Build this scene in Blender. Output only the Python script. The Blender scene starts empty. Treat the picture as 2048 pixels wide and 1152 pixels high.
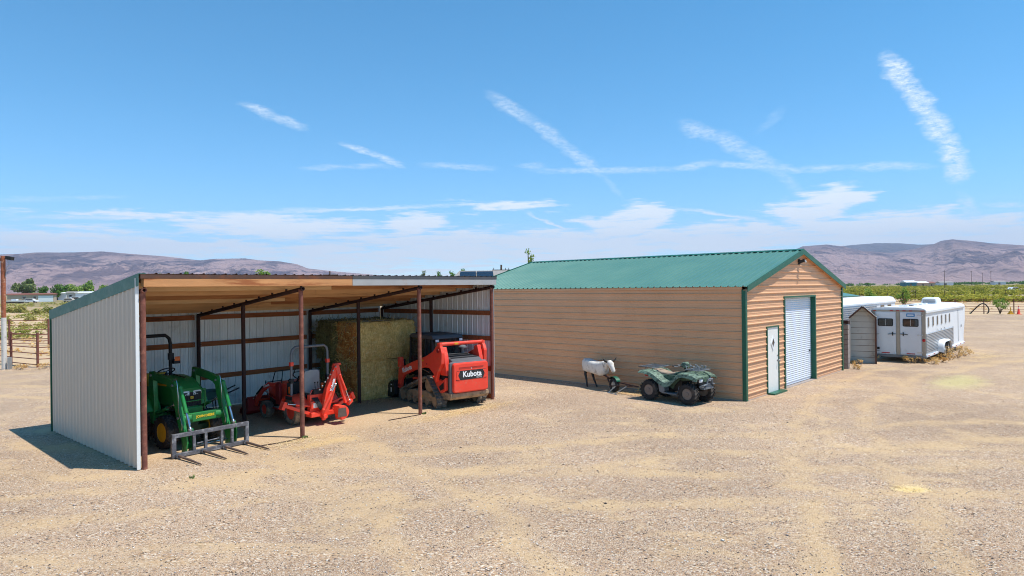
import bpy, bmesh, math, random
import numpy as np
from mathutils import Vector, Matrix, Euler, noise
R = math.radians
random.seed(7); rng = np.random.default_rng(7)
sc = bpy.context.scene
col = sc.collection

# ------------------------------------------------------------------ camera
FPX, ROLL, CAMH = 1310.0, -0.0118, 3.425        # focal length in 2048-wide pixels, roll, height
cam_d = bpy.data.cameras.new('camera'); cam = bpy.data.objects.new('camera', cam_d); col.objects.link(cam)
cam_d.sensor_width = 36.0; cam_d.lens = 36.0*FPX/2048; cam_d.clip_start = 0.1; cam_d.clip_end = 40000
cr, sr = math.cos(ROLL), math.sin(ROLL)
cam.matrix_world = Matrix(((cr, -sr, 0, 0), (0, 0, -1, 0), (sr, cr, 0, CAMH), (0, 0, 0, 1)))
sc.camera = cam

# ------------------------------------------------------------------ sun, exposure
SUN = Vector((1.53, -0.27, 3.76)).normalized()
sun_d = bpy.data.lights.new('sun', 'SUN'); sun_d.energy = 3.3; sun_d.angle = R(0.55); sun_d.color = (1.0, 0.955, 0.89)
sun = bpy.data.objects.new('sun', sun_d); col.objects.link(sun)
sun.rotation_euler = SUN.to_track_quat('Z', 'Y').to_euler(); sun.location = (20, -5, 60)
vs = sc.view_settings
vs.view_transform = 'Standard'; vs.look = 'None'; vs.gamma = 1.0; vs.use_curve_mapping = False; vs.exposure = 0.85
sc.cycles.max_bounces = 8; sc.cycles.diffuse_bounces = 6; sc.cycles.transparent_max_bounces = 8
sc.cycles.volume_bounces = 0; sc.cycles.use_denoising = True
sc.cycles.pixel_filter_type = 'BLACKMAN_HARRIS'; sc.cycles.filter_width = 1.05
sc.cycles.caustics_reflective = False; sc.cycles.caustics_refractive = False

# ------------------------------------------------------------------ node helpers
class NT:
    def __init__(s, nt): s.nt = nt
    def n(s, t, **kw):
        nd = s.nt.nodes.new(t)
        for k, v in kw.items():
            setattr(nd, k, v)
        return nd
    def put(s, sock, v):
        if hasattr(v, 'links') or isinstance(v, bpy.types.NodeSocket): s.nt.links.new(v, sock)
        else: sock.default_value = v
    def m(s, op, a, b=None, c=None, clamp=False):
        nd = s.n('ShaderNodeMath', operation=op); nd.use_clamp = clamp
        s.put(nd.inputs[0], a)
        if b is not None: s.put(nd.inputs[1], b)
        if c is not None: s.put(nd.inputs[2], c)
        return nd.outputs[0]
    def mix(s, f, a, b, mode='MIX'):
        nd = s.n('ShaderNodeMix', data_type='RGBA', blend_type=mode)
        s.put(nd.inputs[0], f); s.put(nd.inputs[6], a); s.put(nd.inputs[7], b)
        return nd.outputs[2]
    def noise(s, vec, scale, detail=4, rough=.55, dist=0, out=0):
        nd = s.n('ShaderNodeTexNoise'); s.put(nd.inputs['Vector'], vec)
        nd.inputs['Scale'].default_value = scale; nd.inputs['Detail'].default_value = detail
        nd.inputs['Roughness'].default_value = rough; nd.inputs['Distortion'].default_value = dist
        return nd.outputs[out]
    def ramp(s, f, stops, interp='LINEAR'):
        nd = s.n('ShaderNodeValToRGB'); s.put(nd.inputs[0], f); cr_ = nd.color_ramp; cr_.interpolation = interp
        while len(cr_.elements) < len(stops): cr_.elements.new(.5)
        for e, (p, c) in zip(cr_.elements, stops):
            e.position = p; e.color = c4(c)
        return nd.outputs[0]
    def rng(s, v, a, b, c=0., d=1., smooth=False):
        nd = s.n('ShaderNodeMapRange'); nd.interpolation_type = 'SMOOTHSTEP' if smooth else 'LINEAR'
        s.put(nd.inputs[0], v); s.put(nd.inputs[1], a); s.put(nd.inputs[2], b); s.put(nd.inputs[3], c); s.put(nd.inputs[4], d)
        return nd.outputs[0]
    def xyz(s, v):
        nd = s.n('ShaderNodeSeparateXYZ'); s.put(nd.inputs[0], v); return nd.outputs
    def comb(s, x, y, z):
        nd = s.n('ShaderNodeCombineXYZ'); s.put(nd.inputs[0], x); s.put(nd.inputs[1], y); s.put(nd.inputs[2], z); return nd.outputs[0]
    def mapv(s, v, scale=(1, 1, 1), rot=(0, 0, 0), loc=(0, 0, 0)):
        nd = s.n('ShaderNodeMapping'); s.put(nd.inputs[0], v)
        nd.inputs[1].default_value = loc; nd.inputs[2].default_value = rot; nd.inputs[3].default_value = scale
        return nd.outputs[0]

def lin(h):
    h = h.lstrip('#'); o = []
    for i in (0, 2, 4):
        c = int(h[i:i+2], 16)/255
        o.append(c/12.92 if c <= .04045 else ((c+.055)/1.055)**2.4)
    return tuple(o)
def c4(c):
    if isinstance(c, str): c = lin(c)
    if isinstance(c, (int, float)): c = (c, c, c)
    return tuple(c[:3])+(1.0,)

# ------------------------------------------------------------------ world: Nishita sky + cirrus in sky directions
W = bpy.data.worlds.new('World'); sc.world = W; W.use_nodes = True
W.cycles.sampling_method = 'MANUAL'; W.cycles.sample_map_resolution = 256
wn = NT(W.node_tree); W.node_tree.nodes.clear()
sky = wn.n('ShaderNodeTexSky', sky_type='NISHITA'); sky.sun_disc = False
sky.sun_elevation = math.asin(SUN.z); sky.sun_rotation = math.atan2(SUN.x, SUN.y)
sky.altitude = 2200; sky.air_density = 0.8; sky.dust_density = 0.0; sky.ozone_density = 3.0
hs = wn.n('ShaderNodeHueSaturation'); wn.put(hs.inputs['Color'], sky.outputs[0])
hs.inputs['Saturation'].default_value = 1.29; hs.inputs['Value'].default_value = .88; hs.inputs['Hue'].default_value = 0.482
tc = wn.n('ShaderNodeTexCoord')
dx, dy, dz = wn.xyz(tc.outputs['Generated'])
AZ = wn.m('ARCTAN2', dx, dy); EL = wn.m('ARCSINE', dz)
def ae(px, py):
    v = Vector((0, 1, 0))+Vector((cr, 0, sr))*((px-1024)/FPX)+Vector((-sr, 0, cr))*((576-py)/FPX)
    v.normalize(); return math.atan2(v.x, v.y), math.asin(v.z)
P2 = wn.comb(wn.m('MULTIPLY', AZ, 1.0), wn.m('MULTIPLY', EL, 3.2), 0.0)
warp = wn.noise(wn.mapv(P2, (26, 26, 1), loc=(3.3, 1.7, .4)), 1.0, 3, .6, 0, 1)
wx, wy, wz = wn.xyz(warp)
A1 = wn.m('ADD', AZ, wn.m('MULTIPLY', wn.m('SUBTRACT', wx, .5), .030))
E1 = wn.m('ADD', EL, wn.m('MULTIPLY', wn.m('SUBTRACT', wy, .5), .012))
fine = wn.noise(wn.mapv(P2, (95, 85, 1), rot=(0, 0, .25)), 1.0, 5, .7)
fib = wn.noise(wn.mapv(P2, (16, 60, 1), rot=(0, 0, -.15), loc=(5, 2, 0)), 1.0, 6, .72)
streaks = [  # polyline in the sky, width (radians), strength
    ([(490, 210), (545, 232), (600, 252)], .0085, .62), ([(694, 290), (745, 307), (797, 328)], .0062, .72),
    ([(1776, 122), (1815, 172), (1858, 235), (1890, 275), (1912, 335), (1912, 352)], .017, .95),
    ([(985, 195), (1060, 238), (1130, 292), (1195, 342)], .012, .5), ([(1195, 342), (1245, 392)], .005, .22),
    ([(1100, 341), (1340, 339), (1430, 326), (1540, 332), (1600, 340), (1700, 334), (1840, 332)], .0065, .55),
    ([(862, 330), (972, 335)], .006, .45), ([(1040, 332), (1085, 332)], .006, .4), ([(612, 336), (690, 332), (770, 331)], .005, .38),
    ([(1372, 254), (1430, 272), (1490, 302), (1545, 334)], .014, .5), ([(1545, 334), (1600, 385)], .010, .3),
    ([(1520, 258), (1560, 225)], .008, .16), ([(0, 398), (120, 398), (240, 394)], .004, .28),
    ([(30, 437), (250, 431), (480, 425), (700, 418), (930, 410)], .0042, .62),
    ([(1055, 426), (1100, 447), (1150, 471)], .0035, .75), ([(1355, 415), (1440, 427), (1540, 444)], .0034, .7),
    ([(1568, 404), (1560, 425), (1572, 446)], .010, .55), ([(1930, 396), (1945, 430)], .010, .5), ([(1975, 411), (2060, 411)], .0045, .6),
    ([(200, 471), (380, 464), (560, 455)], .0035, .5),
]
PT = wn.comb(A1, E1, 0.0)
def ell(a0, e0, ra, re, th, op):       # soft elongated patch of sky
    mp = wn.n('ShaderNodeMapping', vector_type='TEXTURE'); wn.put(mp.inputs[0], PT)
    mp.inputs[1].default_value = (a0, e0, 0); mp.inputs[2].default_value = (0, 0, th); mp.inputs[3].default_value = (ra, re, 1)
    gr = wn.n('ShaderNodeTexGradient', gradient_type='SPHERICAL'); wn.put(gr.inputs[0], mp.outputs[0])
    return wn.m('MULTIPLY', gr.outputs[1], op)
def smax(a, b): return b if a is None else wn.m('MAXIMUM', a, b)
acc = None
for pts, wd, op in streaks:
    q = [ae(*p) for p in pts]
    for (a0, e0), (a1, e1) in zip(q[:-1], q[1:]):
        da, de = a1-a0, e1-e0; L = math.hypot(da, de)
        one = wn.m('MULTIPLY', ell((a0+a1)/2, (e0+e1)/2, L*.74+wd*.6, wd*1.0, math.atan2(de, da), 1.5), 1., clamp=True)
        acc = smax(acc, wn.m('MULTIPLY', one, op*.85))
streak_a = wn.m('MULTIPLY', acc, wn.rng(fine, .32, .66, .05, 1.1))
thin = None
for (x0, y0, x1, y1, wd, op) in ((1053, 425, 1152, 472, .0030, 1.2), (1352, 415, 1545, 445, .0028, 1.1), (20, 438, 520, 423, .0040, .9), (480, 425, 940, 409, .0030, .9), (190, 472, 580, 453, .0030, .7)):
    a0, e0 = ae(x0, y0); a1, e1 = ae(x1, y1); thin = smax(thin, ell((a0+a1)/2, (e0+e1)/2, math.hypot(a1-a0, e1-e0)*.56, wd, math.atan2(e1-e0, a1-a0), op))
streak_a = smax(streak_a, wn.m('MULTIPLY', wn.m('MINIMUM', thin, .85), wn.rng(fib, .2, .6, .55, 1.)))
# the low bank of cirrus, drawn out into ragged tongues
wq = wn.xyz(wn.noise(wn.mapv(P2, (7.5, 7.5, 1), loc=(2.3, 9.1, .7)), 1.0, 4, .62, 0, 1))
PT = wn.comb(wn.m('ADD', A1, wn.m('MULTIPLY', wn.m('SUBTRACT', wq[0], .5), .22)), wn.m('ADD', E1, wn.m('MULTIPLY', wn.m('SUBTRACT', wq[1], .5), .052)), 0.0)
lump = None
for (px, py, rx, ry, s) in [(560, 450, 170, 24, .9), (240, 432, 230, 7, .5), (830, 450, 80, 26, .9), (1020, 412, 95, 17, .65), (1250, 445, 85, 30, 1.0),
                            (1640, 425, 75, 40, 1.0), (1800, 455, 190, 26, .9), (1480, 460, 120, 18, .8), (300, 492, 420, 22, .8), (1000, 485, 330, 26, 1.0),
                            (1400, 487, 260, 22, 1.0), (1900, 470, 260, 30, .85), (100, 486, 200, 14, .7), (960, 510, 700, 20, .7)]:
    a0, e0 = ae(px, py); lump = smax(lump, ell(a0, e0, rx*1.45/FPX, ry*1.45/FPX, 0, s*1.7))
low = wn.m('MULTIPLY', wn.rng(E1, .0, .02, 0., 1., True), wn.rng(E1, .112, .060, 0., .74, True))
cover = wn.noise(wn.mapv(P2, (5.5, 26, 1), rot=(0, 0, -.06), loc=(1.3, 4.2, 0)), 1.0, 4, .6)
low = wn.m('MULTIPLY', low, wn.rng(cover, .40, .56, .10, 1.3))
lump = wn.m('MINIMUM', smax(lump, low), 1.)
# outside the frame the bank goes on the same way round the horizon
band = wn.m('MULTIPLY', wn.rng(E1, .005, .03, 0., 1., True), wn.rng(E1, .115, .055, 0., 1., True))
side = wn.rng(wn.m('ABSOLUTE', AZ), .60, .78, 0., 1., True)
lump = smax(lump, wn.m('MULTIPLY', wn.m('MULTIPLY', band, side), .7))
mid = wn.noise(wn.mapv(P2, (10, 24, 1), rot=(0, 0, -.1), loc=(8.1, 2.2, 0)), 1.0, 5, .62)
bank_a = wn.m('MULTIPLY', wn.rng(wn.m('ADD', wn.m('ADD', lump, wn.m('MULTIPLY', wn.m('SUBTRACT', mid, .5), 1.9)), wn.m('MULTIPLY', wn.m('SUBTRACT', fib, .5), 2.1)), .22, 1.02, 0., .97, True), wn.rng(lump, 0., .2, 0., 1.))
veil = wn.m('MULTIPLY', wn.rng(E1, .11, .0, 0., .34, True), wn.rng(fib, .2, .8, .4, 1.))
alpha = wn.m('MINIMUM', wn.m('MAXIMUM', wn.m('MAXIMUM', streak_a, bank_a), veil), .93)
CLOUD = (4.4, 4.7, 4.85, 1)
skyc = wn.mix(alpha, hs.outputs[0], CLOUD)
bg = wn.n('ShaderNodeBackground'); wn.put(bg.inputs[0], skyc); bg.inputs[1].default_value = 0.15
wo = wn.n('ShaderNodeOutputWorld'); wn.put(wo.inputs[0], bg.outputs[0])

# ------------------------------------------------------------------ materials
MATS = {}
def mat(name, c, rough=.5, metal=0., var=.12, scale=3., bump=0., bscale=60., dirt=None, dscale=2.5, damt=.5, spec=.5, coat=0., stretch=(1, 1, 1), c2=None):
    if name in MATS: return MATS[name]
    m = bpy.data.materials.new(name); m.use_nodes = True; n = NT(m.node_tree)
    b = m.node_tree.nodes['Principled BSDF']
    t = n.n('ShaderNodeTexCoord').outputs['Object']; v = n.mapv(t, stretch)
    c = c4(c); base = c
    f = n.noise(v, scale, 5, .6)
    lo = c4(c2) if c2 is not None else tuple(x*(1-var) for x in c[:3])+(1,)
    hi = tuple(min(1, x*(1+var)) for x in c[:3])+(1,)
    colr = n.mix(n.rng(f, .3, .7), lo, hi)
    if dirt is not None:
        df = n.noise(v, dscale, 6, .68)
        colr = n.mix(n.rng(df, .62-.32*damt, .80-.28*damt, 0., min(1., .55+damt*.5), True), colr, c4(dirt))
        n.put(b.inputs['Roughness'], n.rng(df, .4, .65, rough, min(1, rough+.3)))
    else:
        n.put(b.inputs['Roughness'], n.rng(f, .3, .7, max(.02, rough-.06), min(1, rough+.08)))
    n.put(b.inputs['Base Color'], colr)
    b.inputs['Metallic'].default_value = metal; b.inputs['Specular IOR Level'].default_value = spec; b.inputs['Coat Weight'].default_value = coat
    if bump:
        bn = n.n('ShaderNodeBump'); bn.inputs['Strength'].default_value = bump; bn.inputs['Distance'].default_value = .01
        n.put(bn.inputs['Height'], n.noise(v, bscale, 4, .6)); n.put(b.inputs['Normal'], bn.outputs[0])
    MATS[name] = m; return m
def glass(name, c, rough=.05, alpha=None):
    m = bpy.data.materials.new(name); m.use_nodes = True; b = m.node_tree.nodes['Principled BSDF']
    b.inputs['Base Color'].default_value = c4(c); b.inputs['Roughness'].default_value = rough; b.inputs['Specular IOR Level'].default_value = .8
    if alpha is not None: b.inputs['Alpha'].default_value = alpha
    MATS[name] = m; return m

# ------------------------------------------------------------------ mesh builder
class MB:
    def __init__(s): s.v = []; s.f = []
    def add(s, vs, fs):
        o = len(s.v); s.v += [tuple(p) for p in vs]; s.f += [tuple(i+o for i in f) for f in fs]; return s
    def hexa(s, p):
        return s.add(p, [(0, 3, 2, 1), (4, 5, 6, 7), (0, 1, 5, 4), (1, 2, 6, 5), (2, 3, 7, 6), (3, 0, 4, 7)])
    def box(s, x0, x1, y0, y1, z0, z1):
        return s.hexa([(x0, y0, z0), (x1, y0, z0), (x1, y1, z0), (x0, y1, z0), (x0, y0, z1), (x1, y0, z1), (x1, y1, z1), (x0, y1, z1)])
    def obox(s, c, size, rot=(0, 0, 0)):
        M = Euler(rot).to_matrix(); a, b, d = (q/2 for q in size); c = Vector(c)
        return s.hexa([c+M@Vector(p) for p in ((-a, -b, -d), (a, -b, -d), (a, b, -d), (-a, b, -d), (-a, -b, d), (a, -b, d), (a, b, d), (-a, b, d))])
    def bar(s, p0, p1, w, h, up=(0, 0, 1), w1=None, h1=None):
        p0, p1 = Vector(p0), Vector(p1); d = (p1-p0).normalized(); up = Vector(up)
        if abs(d.dot(up)) > .98: up = Vector((1, 0, 0))
        sd = d.cross(up).normalized(); u = sd.cross(d); w1 = w if w1 is None else w1; h1 = h if h1 is None else h1
        q = [p+sd*a*ww/2+u*b*hh/2 for p, ww, hh in ((p0, w, h), (p1, w1, h1)) for a, b in ((-1, -1), (1, -1), (1, 1), (-1, 1))]
        return s.hexa(q)
    def prism(s, pts, a0, a1, axis='y'):
        f = {'x': lambda u, v, a: (a, u, v), 'y': lambda u, v, a: (u, a, v), 'z': lambda u, v, a: (u, v, a)}[axis]
        n = len(pts); vs_ = [f(u, v, a0) for u, v in pts]+[f(u, v, a1) for u, v in pts]
        return s.add(vs_, [tuple(range(n)), tuple(range(2*n-1, n-1, -1))]+[(i, (i+1) % n, n+(i+1) % n, n+i) for i in range(n)])
    def tube(s, pts, r, n=8, closed=False, caps=True):
        pts = [Vector(p) for p in pts]; k = len(pts); rs = r if isinstance(r, (list, tuple)) else [r]*k
        up = Vector((0, 0, 1)); rings = []; prev = None
        for i, p in enumerate(pts):
            if closed: d = pts[(i+1) % k]-pts[i-1]
            else: d = pts[min(i+1, k-1)]-pts[max(i-1, 0)]
            d.normalize()
            if prev is None:
                a = d.cross(up if abs(d.z) < .95 else Vector((1, 0, 0))).normalized()
            else:
                a = (prev-d*prev.dot(d)).normalized()
            prev = a; b = d.cross(a)
            rings.append([p+(a*math.cos(2*math.pi*j/n)+b*math.sin(2*math.pi*j/n))*rs[i] for j in range(n)])
        return s.loft(rings, closed, caps)
    def loft(s, rings, closed=False, caps=True):
        n = len(rings[0]); k = len(rings); vs_ = [p for r_ in rings for p in r_]; fs = []
        for i in range(k if closed else k-1):
            a, b = i*n, ((i+1) % k)*n
            fs += [(a+j, a+(j+1) % n, b+(j+1) % n, b+j) for j in range(n)]
        if caps and not closed: fs += [tuple(range(n-1, -1, -1)), tuple((k-1)*n+j for j in range(n))]
        return s.add(vs_, fs)
    def cyl(s, p0, p1, r, n=12, r2=None): return s.tube([p0, p1], [r, r if r2 is None else r2], n)
    def ring(s, c, ro, ri, h, axis='y', n=20):     # washer: centre, outer, inner radius, half thickness
        return s.lathe([(ri, -h), (ro, -h), (ro, h), (ri, h)], c, axis, n, loop=True)
    def lathe(s, prof, c=(0, 0, 0), axis='z', n=20, loop=False):
        f = {'x': lambda a, b, h: (h, a, b), 'y': lambda a, b, h: (a, h, b), 'z': lambda a, b, h: (a, b, h)}[axis]
        c = Vector(c); k = len(prof); vs_ = []
        for i in range(n):
            t = 2*math.pi*i/n
            vs_ += [c+Vector(f(r*math.cos(t), r*math.sin(t), h)) for r, h in prof]
        fs = []
        for i in range(n):
            a, b = i*k, ((i+1) % n)*k
            fs += [(a+j, a+(j+1) % k, b+(j+1) % k, b+j) for j in range(k if loop else k-1)]
        if not loop:
            if prof[0][0] > 1e-6: fs.append(tuple(i*k for i in range(n)))
            if prof[-1][0] > 1e-6: fs.append(tuple(i*k+k-1 for i in range(n)))
        return s.add(vs_, fs)
    def ball(s, c, r, n=12, m=8):
        r = (r, r, r) if isinstance(r, (int, float)) else r; c = Vector(c); rings = []
        for i in range(1, m):
            t = math.pi*i/m; rings.append([c+Vector((r[0]*math.sin(t)*math.cos(2*math.pi*j/n), r[1]*math.sin(t)*math.sin(2*math.pi*j/n), r[2]*math.cos(t))) for j in range(n)])
        return s.loft(rings)
    def mesh(s, name, smooth=None, recalc=True):
        me = bpy.data.meshes.new(name); me.from_pydata(s.v, [], s.f); me.update()
        if recalc:
            bm = bmesh.new(); bm.from_mesh(me); bmesh.ops.remove_doubles(bm, verts=bm.verts, dist=1e-5); bmesh.ops.recalc_face_normals(bm, faces=bm.faces); bm.to_mesh(me); bm.free()
        if smooth is not None:
            me.polygons.foreach_set('use_smooth', [True]*len(me.polygons)); me.set_sharp_from_angle(angle=R(smooth))
        return me
    def build(s, name, m, parent=None, smooth=None, bevel=0, recalc=True, label=None):
        me = s.mesh(name, smooth, recalc); me.materials.append(MATS[m] if isinstance(m, str) else m)
        return link(name, me, parent, bevel, label)
def link(name, me, parent=None, bevel=0, label=None):
    o = bpy.data.objects.new(name, me); col.objects.link(o)
    if parent is not None: o.parent = parent
    if label: o['label'] = label
    if bevel:
        b = o.modifiers.new('edge', 'BEVEL'); b.width = bevel; b.segments = 2; b.limit_method = 'ANGLE'; b.angle_limit = R(40); b.harden_normals = False
    return o
def tag(o, label=None, cat=None, group=None, kind=None):
    if label: o['label'] = label
    if cat: o['category'] = cat
    if group: o['group'] = group
    if kind: o['kind'] = kind
    return o
def thing(name, label, cat, loc=(0, 0, 0), rz=0., group=None):
    o = bpy.data.objects.new(name, None); col.objects.link(o); o.location = loc; o.rotation_euler = (0, 0, rz); o.empty_display_size = .2
    return tag(o, label, cat, group)
def node(name, parent, loc=(0, 0, 0), rot=(0, 0, 0)):
    o = bpy.data.objects.new(name, None); col.objects.link(o); o.parent = parent; o.location = loc; o.rotation_euler = rot; o.empty_display_size = .1; return o
def copy_tree(o, parent=None):
    c = o.copy(); col.objects.link(c); c.parent = parent
    for ch in list(o.children): copy_tree(ch, c)
    return c
def text(name, s, size, m, parent, loc, rot, ext=.003, shear=0., bold=0., spacing=1., align='CENTER'):
    cu = bpy.data.curves.new('lettering', 'FONT'); cu.body = s; cu.size = size; cu.extrude = ext; cu.shear = shear; cu.offset = bold
    cu.align_x = align; cu.align_y = 'CENTER'; cu.space_character = spacing; cu.resolution_u = 3
    t = bpy.data.objects.new('lettering', cu); col.objects.link(t); bpy.context.view_layer.update()
    me = bpy.data.meshes.new_from_object(t.evaluated_get(bpy.context.evaluated_depsgraph_get()))
    bpy.data.objects.remove(t); me.materials.clear(); me.materials.append(MATS[m])
    o = link(name, me, parent); o.location = loc; o.rotation_euler = rot; return o
def arc(c, r, a0, a1, n, plane='xz', third=0.):
    out = []
    for i in range(n+1):
        a = a0+(a1-a0)*i/n; u, v = c[0]+r*math.cos(a), c[1]+r*math.sin(a)
        out.append({'xz': (u, third, v), 'xy': (u, v, third), 'yz': (third, u, v)}[plane])
    return out
def rrect(w, h, r, n=4, cx=0., cy=0.):      # rounded rectangle outline, half sizes
    o = []
    for sx, sy, a0 in ((1, 1, 0), (-1, 1, 90), (-1, -1, 180), (1, -1, 270)):
        for i in range(n+1):
            a = R(a0+90*i/n); o.append((cx+sx*(w-r)+r*math.cos(a), cy+sy*(h-r)+r*math.sin(a)))
    return o
SO, SA = Vector((-7.171, 12.674, 0)), R(49.05)     # lean-to: front left corner, heading of its front
BO, BA = Vector((6.858, 19.323, 0)), R(47.1)       # barn: near corner, heading of its gable end
def sw(x, y, z=0): return SO+Matrix.Rotation(SA, 3, 'Z')@Vector((x, y, z))
def bw(x, y, z=0): return BO+Matrix.Rotation(BA, 3, 'Z')@Vector((x, y, z))
# ------------------------------------------------------------------ palette
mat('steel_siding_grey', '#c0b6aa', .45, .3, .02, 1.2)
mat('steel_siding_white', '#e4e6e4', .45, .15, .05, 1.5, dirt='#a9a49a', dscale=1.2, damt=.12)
mat('siding_tan', '#d9a880', .48, .05, .04, .9, dirt='#cc9a73', dscale=1.1, damt=.14)
mat('roof_green', '#528072', .36, .1, .03, .8)
mat('trim_green', '#0f5a44', .4, .05, .08, 2.)
mat('rake_green', '#4c7770', .5, .1, .1, 2., dirt='#7c8f88', dscale=3, damt=.25)
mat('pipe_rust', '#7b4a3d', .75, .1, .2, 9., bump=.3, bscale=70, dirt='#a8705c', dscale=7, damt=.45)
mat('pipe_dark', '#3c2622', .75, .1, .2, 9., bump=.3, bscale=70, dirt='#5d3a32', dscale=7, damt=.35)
mat('wood_fascia', '#c98f5c', .8, 0, .14, 3., bump=.4, bscale=40, dirt='#8f4a28', dscale=2.2, damt=.42, stretch=(.35, 3, 3))
mat('wood_girt', '#9a5a32', .8, 0, .2, 3., bump=.4, bscale=40, dirt='#4e2a1a', dscale=2.5, damt=.35, stretch=(.4, 3, 3))
for nm_, c_, d_ in (('wood_purlin', '#cfa273', .3), ('wood_purlin_pale', '#ddb98c', .15), ('wood_purlin_rusty', '#b07c50', .5)): mat(nm_, c_, .85, 0, .16, 2.5, bump=.4, bscale=40, dirt='#86502c', dscale=1.8, damt=d_, stretch=(.35, 3, 3))
mat('rust_edge', '#5c4237', .8, .1, .2, 5., dirt='#7a4a34', damt=.45)
mat('dark_edge', '#55565a', .6, .3, .12, 5., dirt='#6c5a50', damt=.2)
mat('fascia_grey', '#a8a7a5', .55, .1, .06, 3., dirt='#a8744e', dscale=2.3, damt=.04)
mat('galvanised', '#a4a7a8', .4, .6, .1, 8.)
mat('jd_green', '#1f7a37', .33, 0, .06, 3., coat=.15, dirt='#5f7a55', dscale=5, damt=.2)
mat('jd_dark', '#0d3a22', .4, 0, .1, 3.)
mat('jd_yellow', '#d7a51d', .45, 0, .08, 4., dirt='#8a7338', damt=.2)
mat('red_paint', '#f0442e', .35, 0, .06, 3., coat=.15, dirt='#cc7f66', dscale=5, damt=.28)
mat('red_dark', '#8f1c1c', .45, 0, .1, 3.)
mat('orange_lamp', '#e0661a', .3, 0, .05)
mat('red_lamp', '#b01418', .3, 0, .05)
mat('black_paint', '#17181a', .45, 0, .15, 4., dirt='#4a443c', dscale=3, damt=.2)
mat('black_plastic', '#232426', .6, 0, .1, 4., dirt='#55504a', damt=.15)
mat('rubber', '#262526', .85, 0, .2, 5., bump=.3, bscale=90, dirt='#6b6055', dscale=4, damt=.4)
mat('rubber_muddy', '#5e5852', .9, 0, .2, 5., bump=.4, bscale=70, dirt='#a39079', dscale=4, damt=.55)
mat('mud', '#a58a6e', .95, 0, .25, 6., bump=.8, bscale=30, dirt='#4f4237', dscale=5, damt=.4)
mat('chrome', '#c9cbce', .2, .95, .05, 8.)
mat('steel_worn', '#74747a', .5, .75, .25, 12., bump=.3, bscale=50, dirt='#b9b9bb', dscale=10, damt=.42)
mat('tine', '#6a5850', .6, .4, .2, 10., dirt='#a18878', damt=.3)
mat('rops_grey', '#6f7276', .45, .1, .06)
mat('seat_grey', '#9a9a98', .7, 0, .08, 6., bump=.3)
mat('seat_tan', '#9c8a78', .75, 0, .12, 6., bump=.4, dirt='#6f5f50', damt=.3)
mat('white_paint', '#e6e8ea', .32, 0, .03, 2., dirt='#c4bfb4', dscale=1.6, damt=.1)
mat('white_rear', '#d4d7dc', .35, 0, .03, 2., dirt='#b9b4aa', dscale=1.6, damt=.1)
mat('trailer_beige', '#a59a8c', .5, .2, .1, 4.)
mat('alum', '#c3c6c9', .33, .75, .08, 5.)
mat('door_white', '#e4e4de', .5, 0, .03, 2.)
mat('rollup_white', '#dde3ec', .4, .1, .03, 2., dirt='#c9ccd2', damt=.1)
mat('lettering_white', '#f2f2f2', .5, 0, 0)
mat('lettering_yellow', '#f0c52a', .5, 0, 0)
mat('lettering_blue', '#2f7fb4', .5, 0, .1)
mat('camo', '#56705d', .5, 0, .25, 9., dirt='#223027', dscale=9, damt=.6)
mat('camo_pale', '#6c8573', .5, 0, .25, 12., dirt='#2a3a30', dscale=11, damt=.62)
mat('rim_dusty', '#85786f', .6, .2, .15, 6., dirt='#5f5852', damt=.3)
mat('pole_rust', '#9c5a3c', .85, 0, .3, 7., bump=.4, bscale=30, dirt='#c99f84', dscale=6, damt=.35)
mat('pole_white', '#d8d2c8', .8, 0, .12, 6., dirt='#8f8276', dscale=6, damt=.35)
mat('atv_grey', '#6e747a', .5, .1, .12, 6., dirt='#8c8378', damt=.25)
mat('fiberglass', '#d9d4cc', .6, 0, .06, 5., dirt='#8f847a', dscale=6, damt=.38)
mat('concrete_block', '#9a8f88', .9, 0, .12, 6., bump=.6, bscale=40, dirt='#7a6f69', damt=.3)
mat('shelter_grey', '#bcbab2', .5, .15, .06, 2., dirt='#858478', damt=.2)
mat('bark', '#57483a', .9, 0, .25, 8., bump=.6, bscale=20)
mat('solar', '#1c2430', .12, .2, .1, 3.)
mat('shingle', '#8f8b86', .9, 0, .12, 5., bump=.5, bscale=12)
mat('house_wall', '#b9a58e', .8, 0, .06)
mat('utility_wood', '#5b4a3e', .9, 0, .15, 5.)
mat('hay_green', '#6f6a45', .95, 0, .3, 14., bump=1., bscale=40, c2='#3f3d26', stretch=(1, 1, .35))
glass('cab_glass', (.03, .035, .035), .04, .55)
glass('dark_glass', (.012, .014, .016), .06)
glass('lens', (.75, .77, .8), .08)
# ------------------------------------------------------------------ ground
gm = bpy.data.materials.new('yard_ground'); gm.use_nodes = True; n = NT(gm.node_tree); b = gm.node_tree.nodes['Principled BSDF']
P = n.n('ShaderNodeTexCoord').outputs['Object']; gx, gy, gz = n.xyz(P)
def cells(scale, seed, rnd=1.):
    v = n.n('ShaderNodeTexVoronoi', voronoi_dimensions='2D'); n.put(v.inputs['Vector'], n.mapv(P, loc=(seed, seed*1.7, 0)))
    v.inputs['Scale'].default_value = scale; v.inputs['Randomness'].default_value = rnd
    return v
vA, vB = cells(46, 1.3), cells(100, 4.1)
stones = [(0., '#3f3a38'), (.09, '#6a5e58'), (.20, '#a38d78'), (.36, '#bd9f84'), (.50, '#c9b297'), (.64, '#a89a98'), (.74, '#c6a488'), (.86, '#d9cfc2'), (1., '#f3eee6')]
sA = n.ramp(n.xyz(vA.outputs['Color'])[0], stones); sB = n.ramp(n.xyz(vB.outputs['Color'])[1], stones)
big = n.noise(P, .22, 5, .6); med = n.noise(n.mapv(P, (1, 1, 1), rot=(0, 0, R(40))), .75, 6, .65, .6)
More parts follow.
